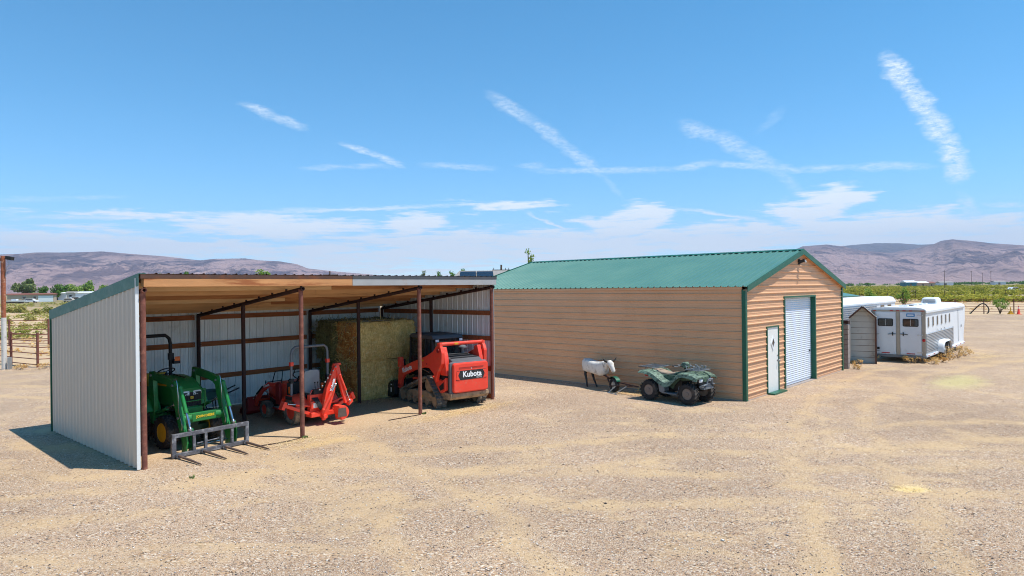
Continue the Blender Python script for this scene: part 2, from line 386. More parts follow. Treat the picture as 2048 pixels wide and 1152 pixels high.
grav = n.mix(n.rng(n.noise(P, 2.2, 3), .35, .65), sA, sB)
tint = n.mix(n.rng(big, .35, .65), (.75, .68, .59, 1), (.96, .88, .765, 1))
grav = n.mix(1., grav, tint, 'MULTIPLY')
grain = n.rng(n.noise(P, 45, 4, .7), .25, .75, .80, 1.12)
sand = n.mix(1., n.mix(n.noise(P, 9, 4), c4('#bb9d76'), c4('#cfb48c')), n.comb(grain, grain, grain), 'MULTIPLY')
# wheel tracks: pairs of broken arcs swung between the road, the shed and the roll-up door
tracks = None
for (cx_, cy_, rad) in ((-26., -4., 27.5), (34., 2., 29.0), (12., -30., 44.), (4., 52., 40.)):
    for off in (0., 1.65):
        dd = n.m('SQRT', n.m('ADD', n.m('POWER', n.m('SUBTRACT', gx, cx_), 2.), n.m('POWER', n.m('SUBTRACT', gy, cy_), 2.)))
        dd = n.m('ABSOLUTE', n.m('SUBTRACT', n.m('ADD', dd, n.m('MULTIPLY', n.m('SUBTRACT', big, .5), 2.6)), rad+off))
        tk = n.rng(dd, .42, .08, 0., 1., True); tracks = tk if tracks is None else n.m('MAXIMUM', tracks, tk)
tracks = n.m('MULTIPLY', tracks, n.rng(med, .38, .58, .1, .85))
# tyre-worn bare strips and patches where the fines show
trackv = n.noise(n.mapv(P, (.16, .95, 1), rot=(0, 0, R(-8))), 1., 5, .6, .8)
bare = n.m('ADD', n.rng(med, .50, .66, 0., .75, True), n.rng(trackv, .54, .70, 0., .7, True), clamp=True)
bare = n.m('MAXIMUM', bare, n.m('MULTIPLY', tracks, .8))
# ground beside the buildings is trodden to fines
def blob(x, y, rx, ry, rot, soft=.55, amp=1.2):
    c, s = math.cos(rot), math.sin(rot)
    ux = n.m('SUBTRACT', gx, x); uy = n.m('SUBTRACT', gy, y)
    a = n.m('DIVIDE', n.m('ADD', n.m('MULTIPLY', ux, c), n.m('MULTIPLY', uy, s)), rx)
    d = n.m('DIVIDE', n.m('SUBTRACT', n.m('MULTIPLY', uy, c), n.m('MULTIPLY', ux, s)), ry)
    r_ = n.m('SQRT', n.m('ADD', n.m('MULTIPLY', a, a), n.m('MULTIPLY', d, d)))
    r_ = n.m('ADD', r_, n.m('MULTIPLY', n.m('SUBTRACT', n.noise(P, 1.1, 5, .7), .5), amp))
    return n.rng(r_, 1.0+soft*.4, 1.0-soft, 0., 1., True)
shed_c = sw(5, 1.2); bs = blob(shed_c.x, shed_c.y, 6.5, 2.6, SA, .7)
bare = n.m('MAXIMUM', bare, n.m('MULTIPLY', bs, .85))
yard = n.mix(n.m('MULTIPLY', bare, .66), grav, sand)
yard = n.mix(n.m('MULTIPLY', tracks, .5), yard, n.mix(1., sand, (1.0, .98, .95, 1), 'MULTIPLY'))
# loose straw coloured chaff, lime dust
for (pt, rx, ry, rot, c, a) in ((sw(8.2, -.75), 1.9, .42, SA, '#c9a468', .45), (Vector((6.6, 10.9, 0)), .30, .16, .1, '#ecd596', .85),
                                (bw(8.2, -4.0), 2.2, .8, BA, '#c6bd80', .6), (sw(3.2, -.9), 1.2, .3, SA, '#cfae74', .5), (bw(-.9, 3.0), 1.2, .35, BA+R(90), '#cda36a', .6)):
    yard = n.mix(n.m('MULTIPLY', blob(pt.x, pt.y, rx, ry, rot, .8, 1.5), a), yard, c4(c))
# beyond the yard: pale silt, then brush land
edge = n.m('ADD', n.rng(gx, -20., 14., 30.5, 69.), n.m('MULTIPLY', n.m('SUBTRACT', n.noise(P, .35, 4), .5), 4.))
out = n.rng(n.m('SUBTRACT', gy, edge), -1., 1.5, 0., 1., True)
silt = n.mix(n.rng(n.noise(n.mapv(P, (.03, .25, 1)), 1., 6, .6), .35, .65), c4('#c9ae8b'), c4('#b29a7c'))
brush = n.mix(n.rng(n.noise(n.mapv(P, (.02, .05, 1)), 1., 6, .62), .40, .6), c4('#a08c70'), c4('#77713f'))
far = n.rng(gy, 95., 190., 0., 1., True)
outc = n.mix(far, silt, brush)
n.put(b.inputs['Base Color'], n.mix(out, yard, outc)); b.inputs['Roughness'].default_value = .92; b.inputs['Specular IOR Level'].default_value = .2
hgt = n.m('ADD', n.m('MULTIPLY', vA.outputs['Distance'], -.55), n.m('MULTIPLY', vB.outputs['Distance'], -.3))
hgt = n.m('ADD', n.m('MULTIPLY', hgt, n.m('SUBTRACT', 1., n.m('MULTIPLY', bare, .7))), n.m('MULTIPLY', n.noise(P, 1.6, 5), .6))
bp = n.n('ShaderNodeBump'); bp.inputs['Strength'].default_value = .55; bp.inputs['Distance'].default_value = .03
n.put(bp.inputs['Height'], hgt); n.put(b.inputs['Normal'], bp.outputs[0]); MATS['yard_ground'] = gm
g = MB(); xs = [-14000, -3000, -600, -120]+list(range(-60, 61, 6))+[120, 600, 3000, 14000]; ys = [-3000, -200, -30]+list(range(-12, 97, 6))+[200, 700, 3000, 14000]
def gz_(x, y):     # the yard is level with a barely rolling surface; flat under the buildings
    return 0.0
vs_ = [(x, y, gz_(x, y)) for y in ys for x in xs]; k = len(xs)
g.add(vs_, [(j*k+i, j*k+i+1, (j+1)*k+i+1, (j+1)*k+i) for j in range(len(ys)-1) for i in range(k-1)])
tag(g.build('ground', 'yard_ground', recalc=False), kind='structure')

# loose stones lying on the gravel, nearest the camera
def scatter_mesh(name, m, verts_t, faces_t, pos, scl, rot):
    verts_t = np.asarray(verts_t, float); N, K = len(pos), len(verts_t)
    ca, sa = np.cos(rot)[:, None], np.sin(rot)[:, None]; v = verts_t[None]*scl[:, None, :]
    x = v[..., 0]*ca-v[..., 1]*sa; y = v[..., 0]*sa+v[..., 1]*ca
    vv = np.stack([x, y, v[..., 2]], -1)+pos[:, None, :]
    ft = np.asarray(faces_t); ff = (ft[None]+(np.arange(N)*K)[:, None, None]).reshape(-1, ft.shape[1])
    return raw_mesh(name, m, vv.reshape(-1, 3), ff)
def raw_mesh(name, m, v, f, smooth=False):
    me = bpy.data.meshes.new(name); nf, fs = f.shape
    me.vertices.add(len(v)); me.vertices.foreach_set('co', np.ascontiguousarray(v, np.float32).ravel())
    me.loops.add(nf*fs); me.loops.foreach_set('vertex_index', np.ascontiguousarray(f, np.int32).ravel())
    me.polygons.add(nf); me.polygons.foreach_set('loop_start', np.arange(0, nf*fs, fs, dtype=np.int32))
    if smooth: me.polygons.foreach_set('use_smooth', [True]*nf)
    me.update(calc_edges=True); me.validate(); me.materials.append(MATS[m] if isinstance(m, str) else m)
    return me
sm = bpy.data.materials.new('pebble'); sm.use_nodes = True; n = NT(sm.node_tree); b = sm.node_tree.nodes['Principled BSDF']
v = n.n('ShaderNodeTexVoronoi'); n.put(v.inputs['Vector'], n.n('ShaderNodeTexCoord').outputs['Object']); v.inputs['Scale'].default_value = 14
n.put(b.inputs['Base Color'], n.ramp(n.xyz(v.outputs['Color'])[0], stones)); b.inputs['Roughness'].default_value = .85; MATS['pebble'] = sm
octv = [(1, 0, 0), (.2, .9, .1), (-.9, .3, 0), (-.4, -.8, 0), (.5, -.8, .1), (.1, 0, .8), (0, 0, -.5)]
octf = [(0, 1, 5), (1, 2, 5), (2, 3, 5), (3, 4, 5), (4, 0, 5), (1, 0, 6), (2, 1, 6), (3, 2, 6), (4, 3, 6), (0, 4, 6)]
N = 42000; r_ = 7.2+(24-7.2)*rng.random(N)**1.25; a_ = rng.uniform(-.74, .74, N)
px_, py_ = r_*np.tan(a_), r_
cs, sn = math.cos(SA), math.sin(SA); lx = (px_-SO.x)*cs+(py_-SO.y)*sn; ly = -(px_-SO.x)*sn+(py_-SO.y)*cs
cb, sb = math.cos(BA), math.sin(BA); bx_ = (px_-BO.x)*cb+(py_-BO.y)*sb; by_ = -(px_-BO.x)*sb+(py_-BO.y)*cb
ok = ~((lx > -.3) & (ly > -.3)) & ~((bx_ > -.2) & (by_ > -.2)); px_, py_ = px_[ok], py_[ok]; N = len(px_)
s_ = .006+.010*rng.random(N)**3
s_[rng.random(N) < .004] *= 2.3
me = scatter_mesh('gravel', 'pebble', octv, octf, np.stack([px_, py_, s_*.25], -1), np.stack([s_*rng.uniform(.8, 1.4, N), s_, s_*rng.uniform(.5, .9, N)], -1), rng.uniform(0, 6.28, N))
tag(link('gravel', me), 'loose grey and tan stones lying on the yard', 'gravel', kind='stuff')

# ------------------------------------------------------------------ mountains
sky_l = [(-900, 520), (-500, 512), (-200, 520), (0, 508), (40, 507), (70, 504), (150, 504), (205, 502), (260, 507), (330, 512), (372, 517), (400, 520), (430, 517), (490, 516), (520, 520), (560, 522), (595, 528), (615, 536), (640, 539), (690, 544), (740, 548), (800, 552), (860, 557), (1000, 566), (1200, 570)]
sky_r = [(1300, 565), (1450, 555), (1540, 520), (1580, 503), (1605, 492), (1650, 489), (1690, 494), (1730, 502), (1780, 505), (1830, 497), (1865, 489), (1882, 481), (1905, 478), (1950, 482), (1985, 486), (2048, 490), (2200, 480), (2500, 500), (3000, 510)]
sky_b = [(1500, 560), (1600, 520), (1680, 492), (1710, 489), (1750, 486), (1800, 486), (1840, 489), (1880, 487), (1930, 500), (2000, 530), (2200, 560)]
def prof(pts):
    q = [ae(*p) for p in pts]; return np.array([p[0] for p in q]), np.array([math.tan(p[1]) for p in q])
mm = bpy.data.materials.new('desert_mountain'); mm.use_nodes = True; n = NT(mm.node_tree); b = mm.node_tree.nodes['Principled BSDF']
P = n.n('ShaderNodeTexCoord').outputs['Object']; _, _, hz_ = n.xyz(P)
f1 = n.noise(n.mapv(P, (.0026, .0011, .006)), 1., 9, .7, .9); f2 = n.noise(n.mapv(P, (.006, .006, .012)), 1., 6, .65)
f3 = n.noise(n.mapv(P, (.011, .0045, .02)), 1., 7, .7, .5)
rock = n.m('ADD', n.rng(f1, .48, .55, 0., .75, True), n.rng(f3, .50, .60, 0., .55, True), clamp=True)
rock = n.m('MULTIPLY', rock, n.rng(hz_, 12., 90., .08, 1.))
rock = n.m('MAXIMUM', rock, n.m('MULTIPLY', n.rng(hz_, 215., 300., 0., .75, True), n.rng(f2, .35, .6, .3, 1.)))
cc = n.mix(rock, n.mix(f2, c4('#92777a'), c4('#b89c94')), c4('#453c4c'))
n.put(b.inputs['Base Color'], cc); b.inputs['Roughness'].default_value = .95; b.inputs['Specular IOR Level'].default_value = .1
bp = n.n('ShaderNodeBump'); bp.inputs['Strength'].default_value = .9; bp.inputs['Distance'].default_value = 90
n.put(bp.inputs['Height'], n.m('ADD', n.noise(n.mapv(P, (.0045, .0022, .005)), 1., 9, .66), n.m('MULTIPLY', n.noise(n.mapv(P, (.016, .009, .016)), 1., 6, .65), .8))); n.put(b.inputs['Normal'], bp.outputs[0]); MATS['desert_mountain'] = mm
m2_ = mm.copy(); m2_.name = 'far_ridge'; MATS['far_ridge'] = m2_  # darker, bluer copy: cloud shadow and forest tone put into the colour
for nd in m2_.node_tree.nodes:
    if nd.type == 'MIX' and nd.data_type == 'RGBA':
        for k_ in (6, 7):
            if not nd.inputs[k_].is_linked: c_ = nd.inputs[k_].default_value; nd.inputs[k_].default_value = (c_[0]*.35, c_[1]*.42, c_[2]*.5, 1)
def mountain(name, pts, Dc, base, a0, a1, na, nr, amp, seed, steep, label, mt='desert_mountain'):
    pa, pt = prof(pts); az = np.linspace(a0, a1, na); rr = np.concatenate([np.linspace(base, Dc, nr), np.linspace(Dc, Dc*1.5, 10)[1:]])
    V = []
    for r in rr:
        s = (r-base)/(Dc-base)
        for a in az:
            H = max(0., float(np.interp(a, pa, pt)))*Dc
            x, y = r*math.sin(a), r*math.cos(a)
            jit = noise.noise(Vector((a*55, seed, 1.)))*.010+noise.noise(Vector((a*140, seed, 4.)))*.006
            if s <= 1:
                h = H*(.10*s+.90*(s**steep))
                wv = Vector((a*9+seed+.8*noise.noise(Vector((x*.0012, y*.0012, seed))), s*1.1, seed))
                rd = noise.ridged_multi_fractal(wv*1.6, .9, 2.1, 5, 1., 2.)-1.0
                h += H*amp*rd*(s*(1-s)**.75)*1.7+H*jit*6*s*(1-s)*2
            else:
                h = H*(1-(s-1)*(Dc-base)/(Dc*.5)*.75)
            h += H*jit*.4*min(1, s)
            V.append((x, y, max(h, -2.) + .6*s if s > 0 else -2.))
    na_ = len(az); F = [(j*na_+i, j*na_+i+1, (j+1)*na_+i+1, (j+1)*na_+i) for j in range(len(rr)-1) for i in range(na_-1)]
    me = raw_mesh(name, mt, np.array(V), np.array(F), True)
    return tag(link(name, me), label, 'mountain', kind='structure')
mountain('mountain', sky_l, 5600, 2700, R(-58), R(10), 420, 90, .34, 3.1, 1.55, 'flat topped desert mountain behind the lean-to')
mountain('mountain', sky_r, 6800, 3300, R(12), R(58), 340, 90, .36, 8.4, 1.25, 'purple brown desert mountain behind the horse trailer')
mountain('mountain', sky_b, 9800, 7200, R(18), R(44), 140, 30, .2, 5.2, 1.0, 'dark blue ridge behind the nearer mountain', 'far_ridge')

# ------------------------------------------------------------------ foliage
def leafmat(name, c1, c2, scale, tr=.25):
    m = bpy.data.materials.new(name); m.use_nodes = True; nt = m.node_tree; n = NT(nt); nt.nodes.clear()
    P = n.n('ShaderNodeNewGeometry').outputs['Position']
    f = n.noise(P, scale, 3, .6); cc = n.mix(n.rng(f, .35, .65), c4(c1), c4(c2))
    d = n.n('ShaderNodeBsdfDiffuse'); n.put(d.inputs[0], cc); t = n.n('ShaderNodeBsdfTranslucent'); n.put(t.inputs[0], cc)
    mx = n.n('ShaderNodeMixShader'); mx.inputs[0].default_value = tr; n.put(mx.inputs[1], d.outputs[0]); n.put(mx.inputs[2], t.outputs[0])
    o = n.n('ShaderNodeOutputMaterial'); n.put(o.inputs[0], mx.outputs[0]); MATS[name] = m; return m
leafmat('leaf_grey_green', '#5d7040', '#86925f', .25); leafmat('leaf_green', '#3f6a24', '#6c8f38', .25); leafmat('leaf_light', '#6d8f3a', '#9aae5a', .3)
leafmat('brush_leaf', '#747c2c', '#b8b050', .07); leafmat('sage_leaf', '#868e46', '#bdb26e', .35); leafmat('dry_leaf', '#c89a58', '#e6c78c', 1.5, .4); leafmat('straw_leaf', '#e0c68c', '#f3e3bb', 4., .3)
def leaves(blobs, count, size, squash=1.):
    """quads spread through a set of ellipsoids (centre, radii)"""
    vol = np.array([r[0]*r[1]*r[2] for _, r in blobs]); pick = rng.choice(len(blobs), count, p=vol/vol.sum())
    c = np.array([q for q, _ in blobs], float)[pick]; r = np.array([q for _, q in blobs], float)[pick]
    d = rng.normal(size=(count, 3)); d /= np.linalg.norm(d, axis=1)[:, None]
    p = c+d*r*(rng.random(count)[:, None]**.45)
    a = rng.normal(size=(count, 3)); a /= np.linalg.norm(a, axis=1)[:, None]
    bb = np.cross(a, rng.normal(size=(count, 3))); bb /= np.linalg.norm(bb, axis=1)[:, None]
    s = size*rng.uniform(.6, 1.3, count)[:, None]; a = a*s; bb = bb*s*squash
    v = np.stack([p-a-bb*.4, p+a*.1-bb, p+a+bb*.3, p-a*.2+bb], 1).reshape(-1, 3)
    return v, np.arange(count*4).reshape(-1, 4)
def tree(px, depth, base_z, h, w, m, label, count=900, group='trees beyond the yard', trunk=.3, shape='round', seed=0):
    a, _ = ae(px, 576); x = depth*math.tan(a); st = random.Random(seed or int(px))
    t = thing('tree', label, 'tree', (x, depth, base_z), st.uniform(0, 6), group)
    tb = MB(); top = h*.72
    tb.tube([(0, 0, -.1), (.05*w, 0, top*.35), (-.03*w, .04*w, top*.7), (0, 0, top)], [h*.035*trunk/.3, h*.028, h*.018, h*.006], 7)
    bl = []
    for i in range(14 if shape == 'round' else 9):
        an = st.uniform(0, 6.28); zz = st.uniform(.28, .93); rr = w*.5*(1-.55*abs(zz-.55)/.45)*st.uniform(.35, .95)
        p = (math.cos(an)*rr*.75, math.sin(an)*rr*.75, h*zz); q = w*st.uniform(.13, .24)
        bl.append((p, (q, q, q*st.uniform(.8, 1.2)))); tb.tube([(0, 0, h*max(.2, zz-.3)), tuple(.55*c for c in p[:2])+(h*(zz-.1),), p], [h*.014, h*.009, h*.004], 5)
    tb.build('trunk', 'bark', t, smooth=60)
    v, f = leaves(bl, count, w*.035+.03); link('crown', raw_mesh('crown', m, v, f), t)
    return t
# ------------------------------------------------------------------ sheet metal helpers
def rib_profile(u0, u1, pitch=.2286, rib=.019, base=.055, minor=.004):
    """(u, out) points of a ribbed steel sheet from u0 to u1; ribs sit on multiples of the pitch"""
    pts = [(u0, 0.)]; k = math.floor(u0/pitch)-1
    while k*pitch < u1+pitch:
        c = k*pitch
        for du, w in ((-base/2, 0), (-base*.2, rib), (base*.2, rib), (base/2, 0), (pitch*.33-.012, 0), (pitch*.33, minor), (pitch*.33+.02, minor), (pitch*.33+.032, 0),
                      (pitch*.62-.012, 0), (pitch*.62, minor), (pitch*.62+.02, minor), (pitch*.62+.032, 0)):
            if u0 < c+du < u1: pts.append((c+du, w))
        k += 1
    pts.append((u1, 0.)); return pts
def sheet(mb, prof_, v0, v1, place):
    vs_ = []
    for u, w in prof_:
        vs_ += [place(u, v0(u) if callable(v0) else v0, w), place(u, v1(u) if callable(v1) else v1, w)]
    k = len(prof_); mb.add(vs_, [(2*i, 2*i+2, 2*i+3, 2*i+1) for i in range(k-1)])
def panels(u0, u1, width=.9144):
    k = math.ceil((u0+.3)/width); cuts = [u0]
    while k*width-.11 < u1-.3: cuts.append(k*width-.11); k += 1      # sheets meet between two ribs
    cuts.append(u1); return list(zip(cuts[:-1], cuts[1:]))

# ------------------------------------------------------------------ lean-to machine shed
shed = thing('machine_shed', 'open fronted grey steel lean-to shed holding the tractors and hay', 'shed', SO, SA)
LS, DS, ZF, ZB = 10.0, 5.55, 3.74, 2.96
def rz_(y): return ZF+(ZB-ZF)*(y+.12)/(DS+.24)         # underside line of the roof sheets
for i, (a, c) in enumerate(panels(.0, DS)):
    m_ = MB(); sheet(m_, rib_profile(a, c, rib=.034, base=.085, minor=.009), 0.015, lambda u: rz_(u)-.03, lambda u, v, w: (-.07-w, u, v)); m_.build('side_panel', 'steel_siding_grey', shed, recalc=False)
    m_ = MB(); sheet(m_, rib_profile(a, c), 0.05, lambda u: rz_(u)+.035, lambda u, v, w: (LS+.07+w, u, v)); m_.build('side_panel', 'steel_siding_white', shed, recalc=False)
for a, c in panels(-.03, LS+.03):
    m_ = MB(); sheet(m_, rib_profile(a, c), 0.03, ZB+.03, lambda u, v, w: (u, DS+.05+w, v)); m_.build('back_panel', 'steel_siding_white', shed, recalc=False)
for a, c in panels(-.1, LS+.1):
    left = c < 5.2
    m_ = MB(); sheet(m_, rib_profile(a, c, rib=.022), -.132, DS+.15, lambda u, v, w: (u, v, rz_(v)+.04+w)); m_.build('roof_panel', 'rust_edge' if left else 'dark_edge', shed, recalc=False)
# trims
m_ = MB(); m_.hexa([(-.105, -.13, rz_(-.13)-.19), (-.095, -.13, rz_(-.13)-.19), (-.095, DS+.16, rz_(DS+.16)-.19), (-.105, DS+.16, rz_(DS+.16)-.19),
                    (-.105, -.13, rz_(-.13)+.04), (-.095, -.13, rz_(-.13)+.04), (-.095, DS+.16, rz_(DS+.16)+.04), (-.105, DS+.16, rz_(DS+.16)+.04)])
m_.hexa([(-.105, -.13, rz_(-.13)+.04), (.04, -.13, rz_(-.13)+.04), (.04, DS+.16, rz_(DS+.16)+.04), (-.105, DS+.16, rz_(DS+.16)+.04),
         (-.105, -.13, rz_(-.13)+.05), (.04, -.13, rz_(-.13)+.05), (.04, DS+.16, rz_(DS+.16)+.05), (-.105, DS+.16, rz_(DS+.16)+.05)])
m_.build('rake_trim', 'rake_green', shed)
MB().box(-.115, -.03, DS+.055, DS+.1, .0, ZB-.15).build('corner_trim', 'trim_green', shed)
MB().box(-.118, -.055, -.02, .0, .015, rz_(0)-.02).build('corner_trim', 'steel_siding_white', shed)
for (a, c, mm_, nm) in ((.0, 4.78, 'wood_fascia', 'fascia_board'), (4.785, LS+.06, 'fascia_grey', 'fascia_board')):
    MB().box(a, c, -.125, -.085, 3.53, 3.69).build(nm, mm_, shed, bevel=.004)
for (a, c, mm_) in ((-.06, 4.78, 'rust_edge'), (4.785, LS+.08, 'dark_edge')):
    MB().box(a, c, -.128, -.10, 3.692, 3.772).build('edge_trim', mm_, shed)
# purlins run the length under the sheets
for k in range(8):
    y = .05+k*.76; z = rz_(y)+.015
    for a, c in ((.02, 4.8), (4.81, LS-.02)):
        MB().box(a, c, y, y+.045, z-.19, z-.012).build('purlin', random.choice(['wood_purlin', 'wood_purlin_pale', 'wood_purlin_rusty']), shed)
# pipe frames: three posts and a rafter each
for bx in (.02, 3.43, 7.04, LS-.03):
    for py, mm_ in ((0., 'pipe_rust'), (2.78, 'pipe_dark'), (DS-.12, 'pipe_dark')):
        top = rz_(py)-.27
        MB().tube([(bx, py, -.05), (bx, py, top)], .052, 14).build('post', mm_, shed, smooth=40)
    m_ = MB(); a0, a1 = Vector((bx, -.09, rz_(-.05)-.265)), Vector((bx, DS-.1, rz_(DS-.1)-.255)); m_.tube([a0, a1], .048, 14, caps=False)
    m_.tube([a0, a1], .036, 14, caps=False); m_.ring(a0, .05, .034, .004, 'y', 18)
    for q in range(9):
        y = .06+q*.66; m_.obox((bx+.05, y, rz_(y)-.205), (.03, .05, .09))
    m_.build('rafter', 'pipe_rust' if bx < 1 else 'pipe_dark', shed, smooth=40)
# girts
for z in (.93, 1.9, 2.68):
    for a, c in ((.06, 3.37), (3.49, 6.98), (7.1, LS-.09)):
        g_ = MB().box(a, c, DS-.02, DS+.022, z-.07, z+.07).build('girt', 'wood_girt', shed, bevel=.003)
        for xx in (a+.05, c-.05):
            for dz_ in (-.035, .035): MB().ball((xx, DS-.022, z+dz_), .012, 6, 4).build('bolt', 'galvanised', g_)
for z in (.08, .93, 1.87, 2.66):
    for a, c in ((.06, 2.72), (2.84, DS-.18)):
        MB().box(LS+.02, LS+.062, a, c, z-.07, z+.07).build('girt', 'wood_girt', shed, bevel=.003)
        MB().box(-.062, -.02, a, c, z-.07, z+.07).build('girt', 'wood_girt', shed, bevel=.003)

# ------------------------------------------------------------------ tan steel barn
barn = thing('barn', 'tan steel barn with green roof and white roll-up door', 'barn', BO, BA)
WB, LB, EH, RH = 9.144, 12.2, 3.37, 4.585
CO = .2286
def course(z0):      # one 9 inch course of horizontally laid ribbed siding: (dz, out)
    return [(0, 0), (.058, 0), (.064, .005), (.078, .005), (.084, 0), (.118, 0), (.124, .005), (.138, .005), (.144, 0), (.176, 0), (.190, .030), (.212, .030), (.2286, 0)]
def gable_bounds(z):
    if z <= EH: return 0.07, WB-.07
    t = (z-EH)/(RH-EH); return .07+t*(WB/2-.07), WB-.07-t*(WB/2-.07)
def siding(wall, openings, place, nm='siding_panel', lo=0., hi=LB, gable=False, zmax=EH):
    k = 0
    while k*CO < zmax-.02:
        z0 = k*CO; mbs = {}; zs = [(z0+d, w) for d, w in course(z0) if z0+d <= zmax+1e-6]
        cuts = sorted({zz for o in openings for zz in (o[2], o[3])})
        if gable: cuts.append(EH)
        for c in cuts:
            for i in range(len(zs)-1):
                if zs[i][0]+1e-4 < c < zs[i+1][0]-1e-4:
                    t = (c-zs[i][0])/(zs[i+1][0]-zs[i][0]); zs.insert(i+1, (c, zs[i][1]+t*(zs[i+1][1]-zs[i][1]))); break
        for (za, wa), (zb, wb) in zip(zs[:-1], zs[1:]):
            zm = (za+zb)/2
            la, ha = gable_bounds(za) if gable else (lo, hi); lb, hb = gable_bounds(zb) if gable else (lo, hi)
            segs = [(la, ha, lb, hb)]
            for (oa, ob, oz0, oz1) in openings:
                if oz0 < zm < oz1:
                    ns = []
                    for (p, q, r2, s2) in segs:
                        if p < oa < q: ns.append((p, oa, r2, oa))
                        if p < ob < q: ns.append((ob, q, ob, s2))
                        if ob <= p or oa >= q: ns.append((p, q, r2, s2))
                    segs = ns
            for (p, q, r2, s2) in segs:
                key = sum(1 for o in openings if (p+q)/2 > o[1]) if len(segs) > 1 else -1
                if q-p > 1e-3: mbs.setdefault(key, MB()).add([place(p, za, wa), place(q, za, wa), place(s2, zb, wb), place(r2, zb, wb)], [(0, 1, 2, 3)])
        for m_ in mbs.values(): m_.build(nm, 'siding_tan', barn, recalc=False)
        k += 1
DOOR = (1.62, 2.50, 0., 2.08); ROLL = (3.06, 6.02, 0., 3.02)
siding('gable', [(DOOR[0]-.05, DOOR[1]+.05, -1, DOOR[3]+.04), (ROLL[0]-.03, ROLL[1]+.03, -1, ROLL[3]+.03)], lambda u, z, w: (u, -w, z), gable=True, zmax=RH-.06)
siding('long', [], lambda u, z, w: (-w, u, z), lo=.07, hi=LB, zmax=EH)
siding('back', [], lambda u, z, w: (u, LB+w, z), gable=True, zmax=RH-.06)
siding('far', [], lambda u, z, w: (WB+w, u, z), lo=.07, hi=LB, zmax=EH)
# roof
SLOPE = (RH-EH)/(WB/2)
def roofz(x): return EH+.035+SLOPE*(x if x < WB/2 else WB-x)
for a, c in panels(-.12, LB+.12):
    for s_, nm in ((0, 'roof_panel'), (1, 'roof_panel')):
        m_ = MB(); x0 = -.09; x1 = WB/2-.005
        pl = (lambda u, v, w: (v, u, roofz(v)+w)) if s_ == 0 else (lambda u, v, w: (WB-v, u, roofz(v)+w))
        sheet(m_, rib_profile(a, c, rib=.036, base=.09, minor=.006), x0, x1, pl); m_.build(nm, 'roof_green', barn, recalc=False)
for s_ in (0, 1):     # ridge cap wings
    f = (lambda x: x) if s_ == 0 else (lambda x: WB-x)
    m_ = MB(); m_.hexa([(f(WB/2-.18), -.14, roofz(WB/2-.18)+.035), (f(WB/2), -.14, roofz(WB/2)+.036), (f(WB/2), LB+.14, roofz(WB/2)+.036), (f(WB/2-.18), LB+.14, roofz(WB/2-.18)+.035),
                        (f(WB/2-.18), -.14, roofz(WB/2-.18)+.041), (f(WB/2), -.14, roofz(WB/2)+.045), (f(WB/2), LB+.14, roofz(WB/2)+.045), (f(WB/2-.18), LB+.14, roofz(WB/2-.18)+.041)])
    m_.build('ridge_cap', 'trim_green', barn)
    for yy in (-.145, LB+.125):       # rake trim boards on both gable ends
        m_ = MB(); xs_ = [f(-.10), f(WB/2)]; zz = [roofz(-.10), roofz(WB/2)]
        m_.hexa([(xs_[0], yy, zz[0]-.15), (xs_[1], yy, zz[1]-.15), (xs_[1], yy+.02, zz[1]-.15), (xs_[0], yy+.02, zz[0]-.15),
                 (xs_[0], yy, zz[0]+.034), (xs_[1], yy, zz[1]+.034), (xs_[1], yy+.02, zz[1]+.034), (xs_[0], yy+.02, zz[0]+.034)])
        m_.build('rake_trim', 'trim_green', barn)
        # soffit under the overhang
        y0, y1 = (-.125, .0) if yy < 0 else (LB, LB+.125)
        m_ = MB(); m_.hexa([(xs_[0], y0, zz[0]-.10), (xs_[1], y0, zz[1]-.10), (xs_[1], y1, zz[1]-.10), (xs_[0], y1, zz[0]-.10),
                            (xs_[0], y0, zz[0]-.09), (xs_[1], y0, zz[1]-.09), (xs_[1], y1, zz[1]-.09), (xs_[0], y1, zz[0]-.09)]); m_.build('soffit', 'siding_tan', barn)
    x_ = -.05 if s_ == 0 else WB+.02
    MB().box(x_, x_+.03, .07, LB, EH-.07, EH+.005).build('eave_trim', 'siding_tan', barn)
for cx, cy in ((-.045, -.045), (WB-.075, -.045), (-.045, LB-.075), (WB-.075, LB-.075)):
    MB().box(cx, cx+.12, cy, cy+.12, 0, EH-.08).build('corner_trim', 'trim_green', barn)
# concrete edge under the walls
MB().box(-.04, WB+.04, -.03, LB+.04, -.2, .012).build('slab', 'concrete_block', barn)
# personnel door with diamond light
d_ = MB().box(DOOR[0], DOOR[1], -.012, .03, .03, DOOR[3]).build('door', 'door_white', barn, bevel=.006)
cx, cz = 2.06, 1.58
o_ = [(cx+.17, cz), (cx, cz+.24), (cx-.17, cz), (cx, cz-.24)]; i_ = [(cx+.11, cz), (cx, cz+.16), (cx-.11, cz), (cx, cz-.16)]
m_ = MB(); m_.add([(u, -.034, v) for u, v in o_]+[(u, -.034, v) for u, v in i_]+[(u, -.012, v) for u, v in o_]+[(u, -.012, v) for u, v in i_],
                  [(j, (j+1) % 4, 4+(j+1) % 4, 4+j) for j in range(4)]+[(j, 8+j, 8+(j+1) % 4, (j+1) % 4) for j in range(4)]+[(4+j, 4+(j+1) % 4, 12+(j+1) % 4, 12+j) for j in range(4)])
m_.build('window_frame', 'white_paint', d_)
MB().prism(i_, -.02, -.014, 'y').build('pane', 'dark_glass', d_)
m_ = MB().cyl((DOOR[1]-.08, -.012, 1.0), (DOOR[1]-.08, -.07, 1.0), .016, 8); m_.ball((DOOR[1]-.08, -.08, 1.0), .033, 10, 6); m_.lathe([(.035, -.005), (.035, .005)], (DOOR[1]-.08, -.016, 1.0), 'y', 12); m_.cyl((DOOR[1]-.08, -.012, 1.16), (DOOR[1]-.08, -.03, 1.16), .028, 10)
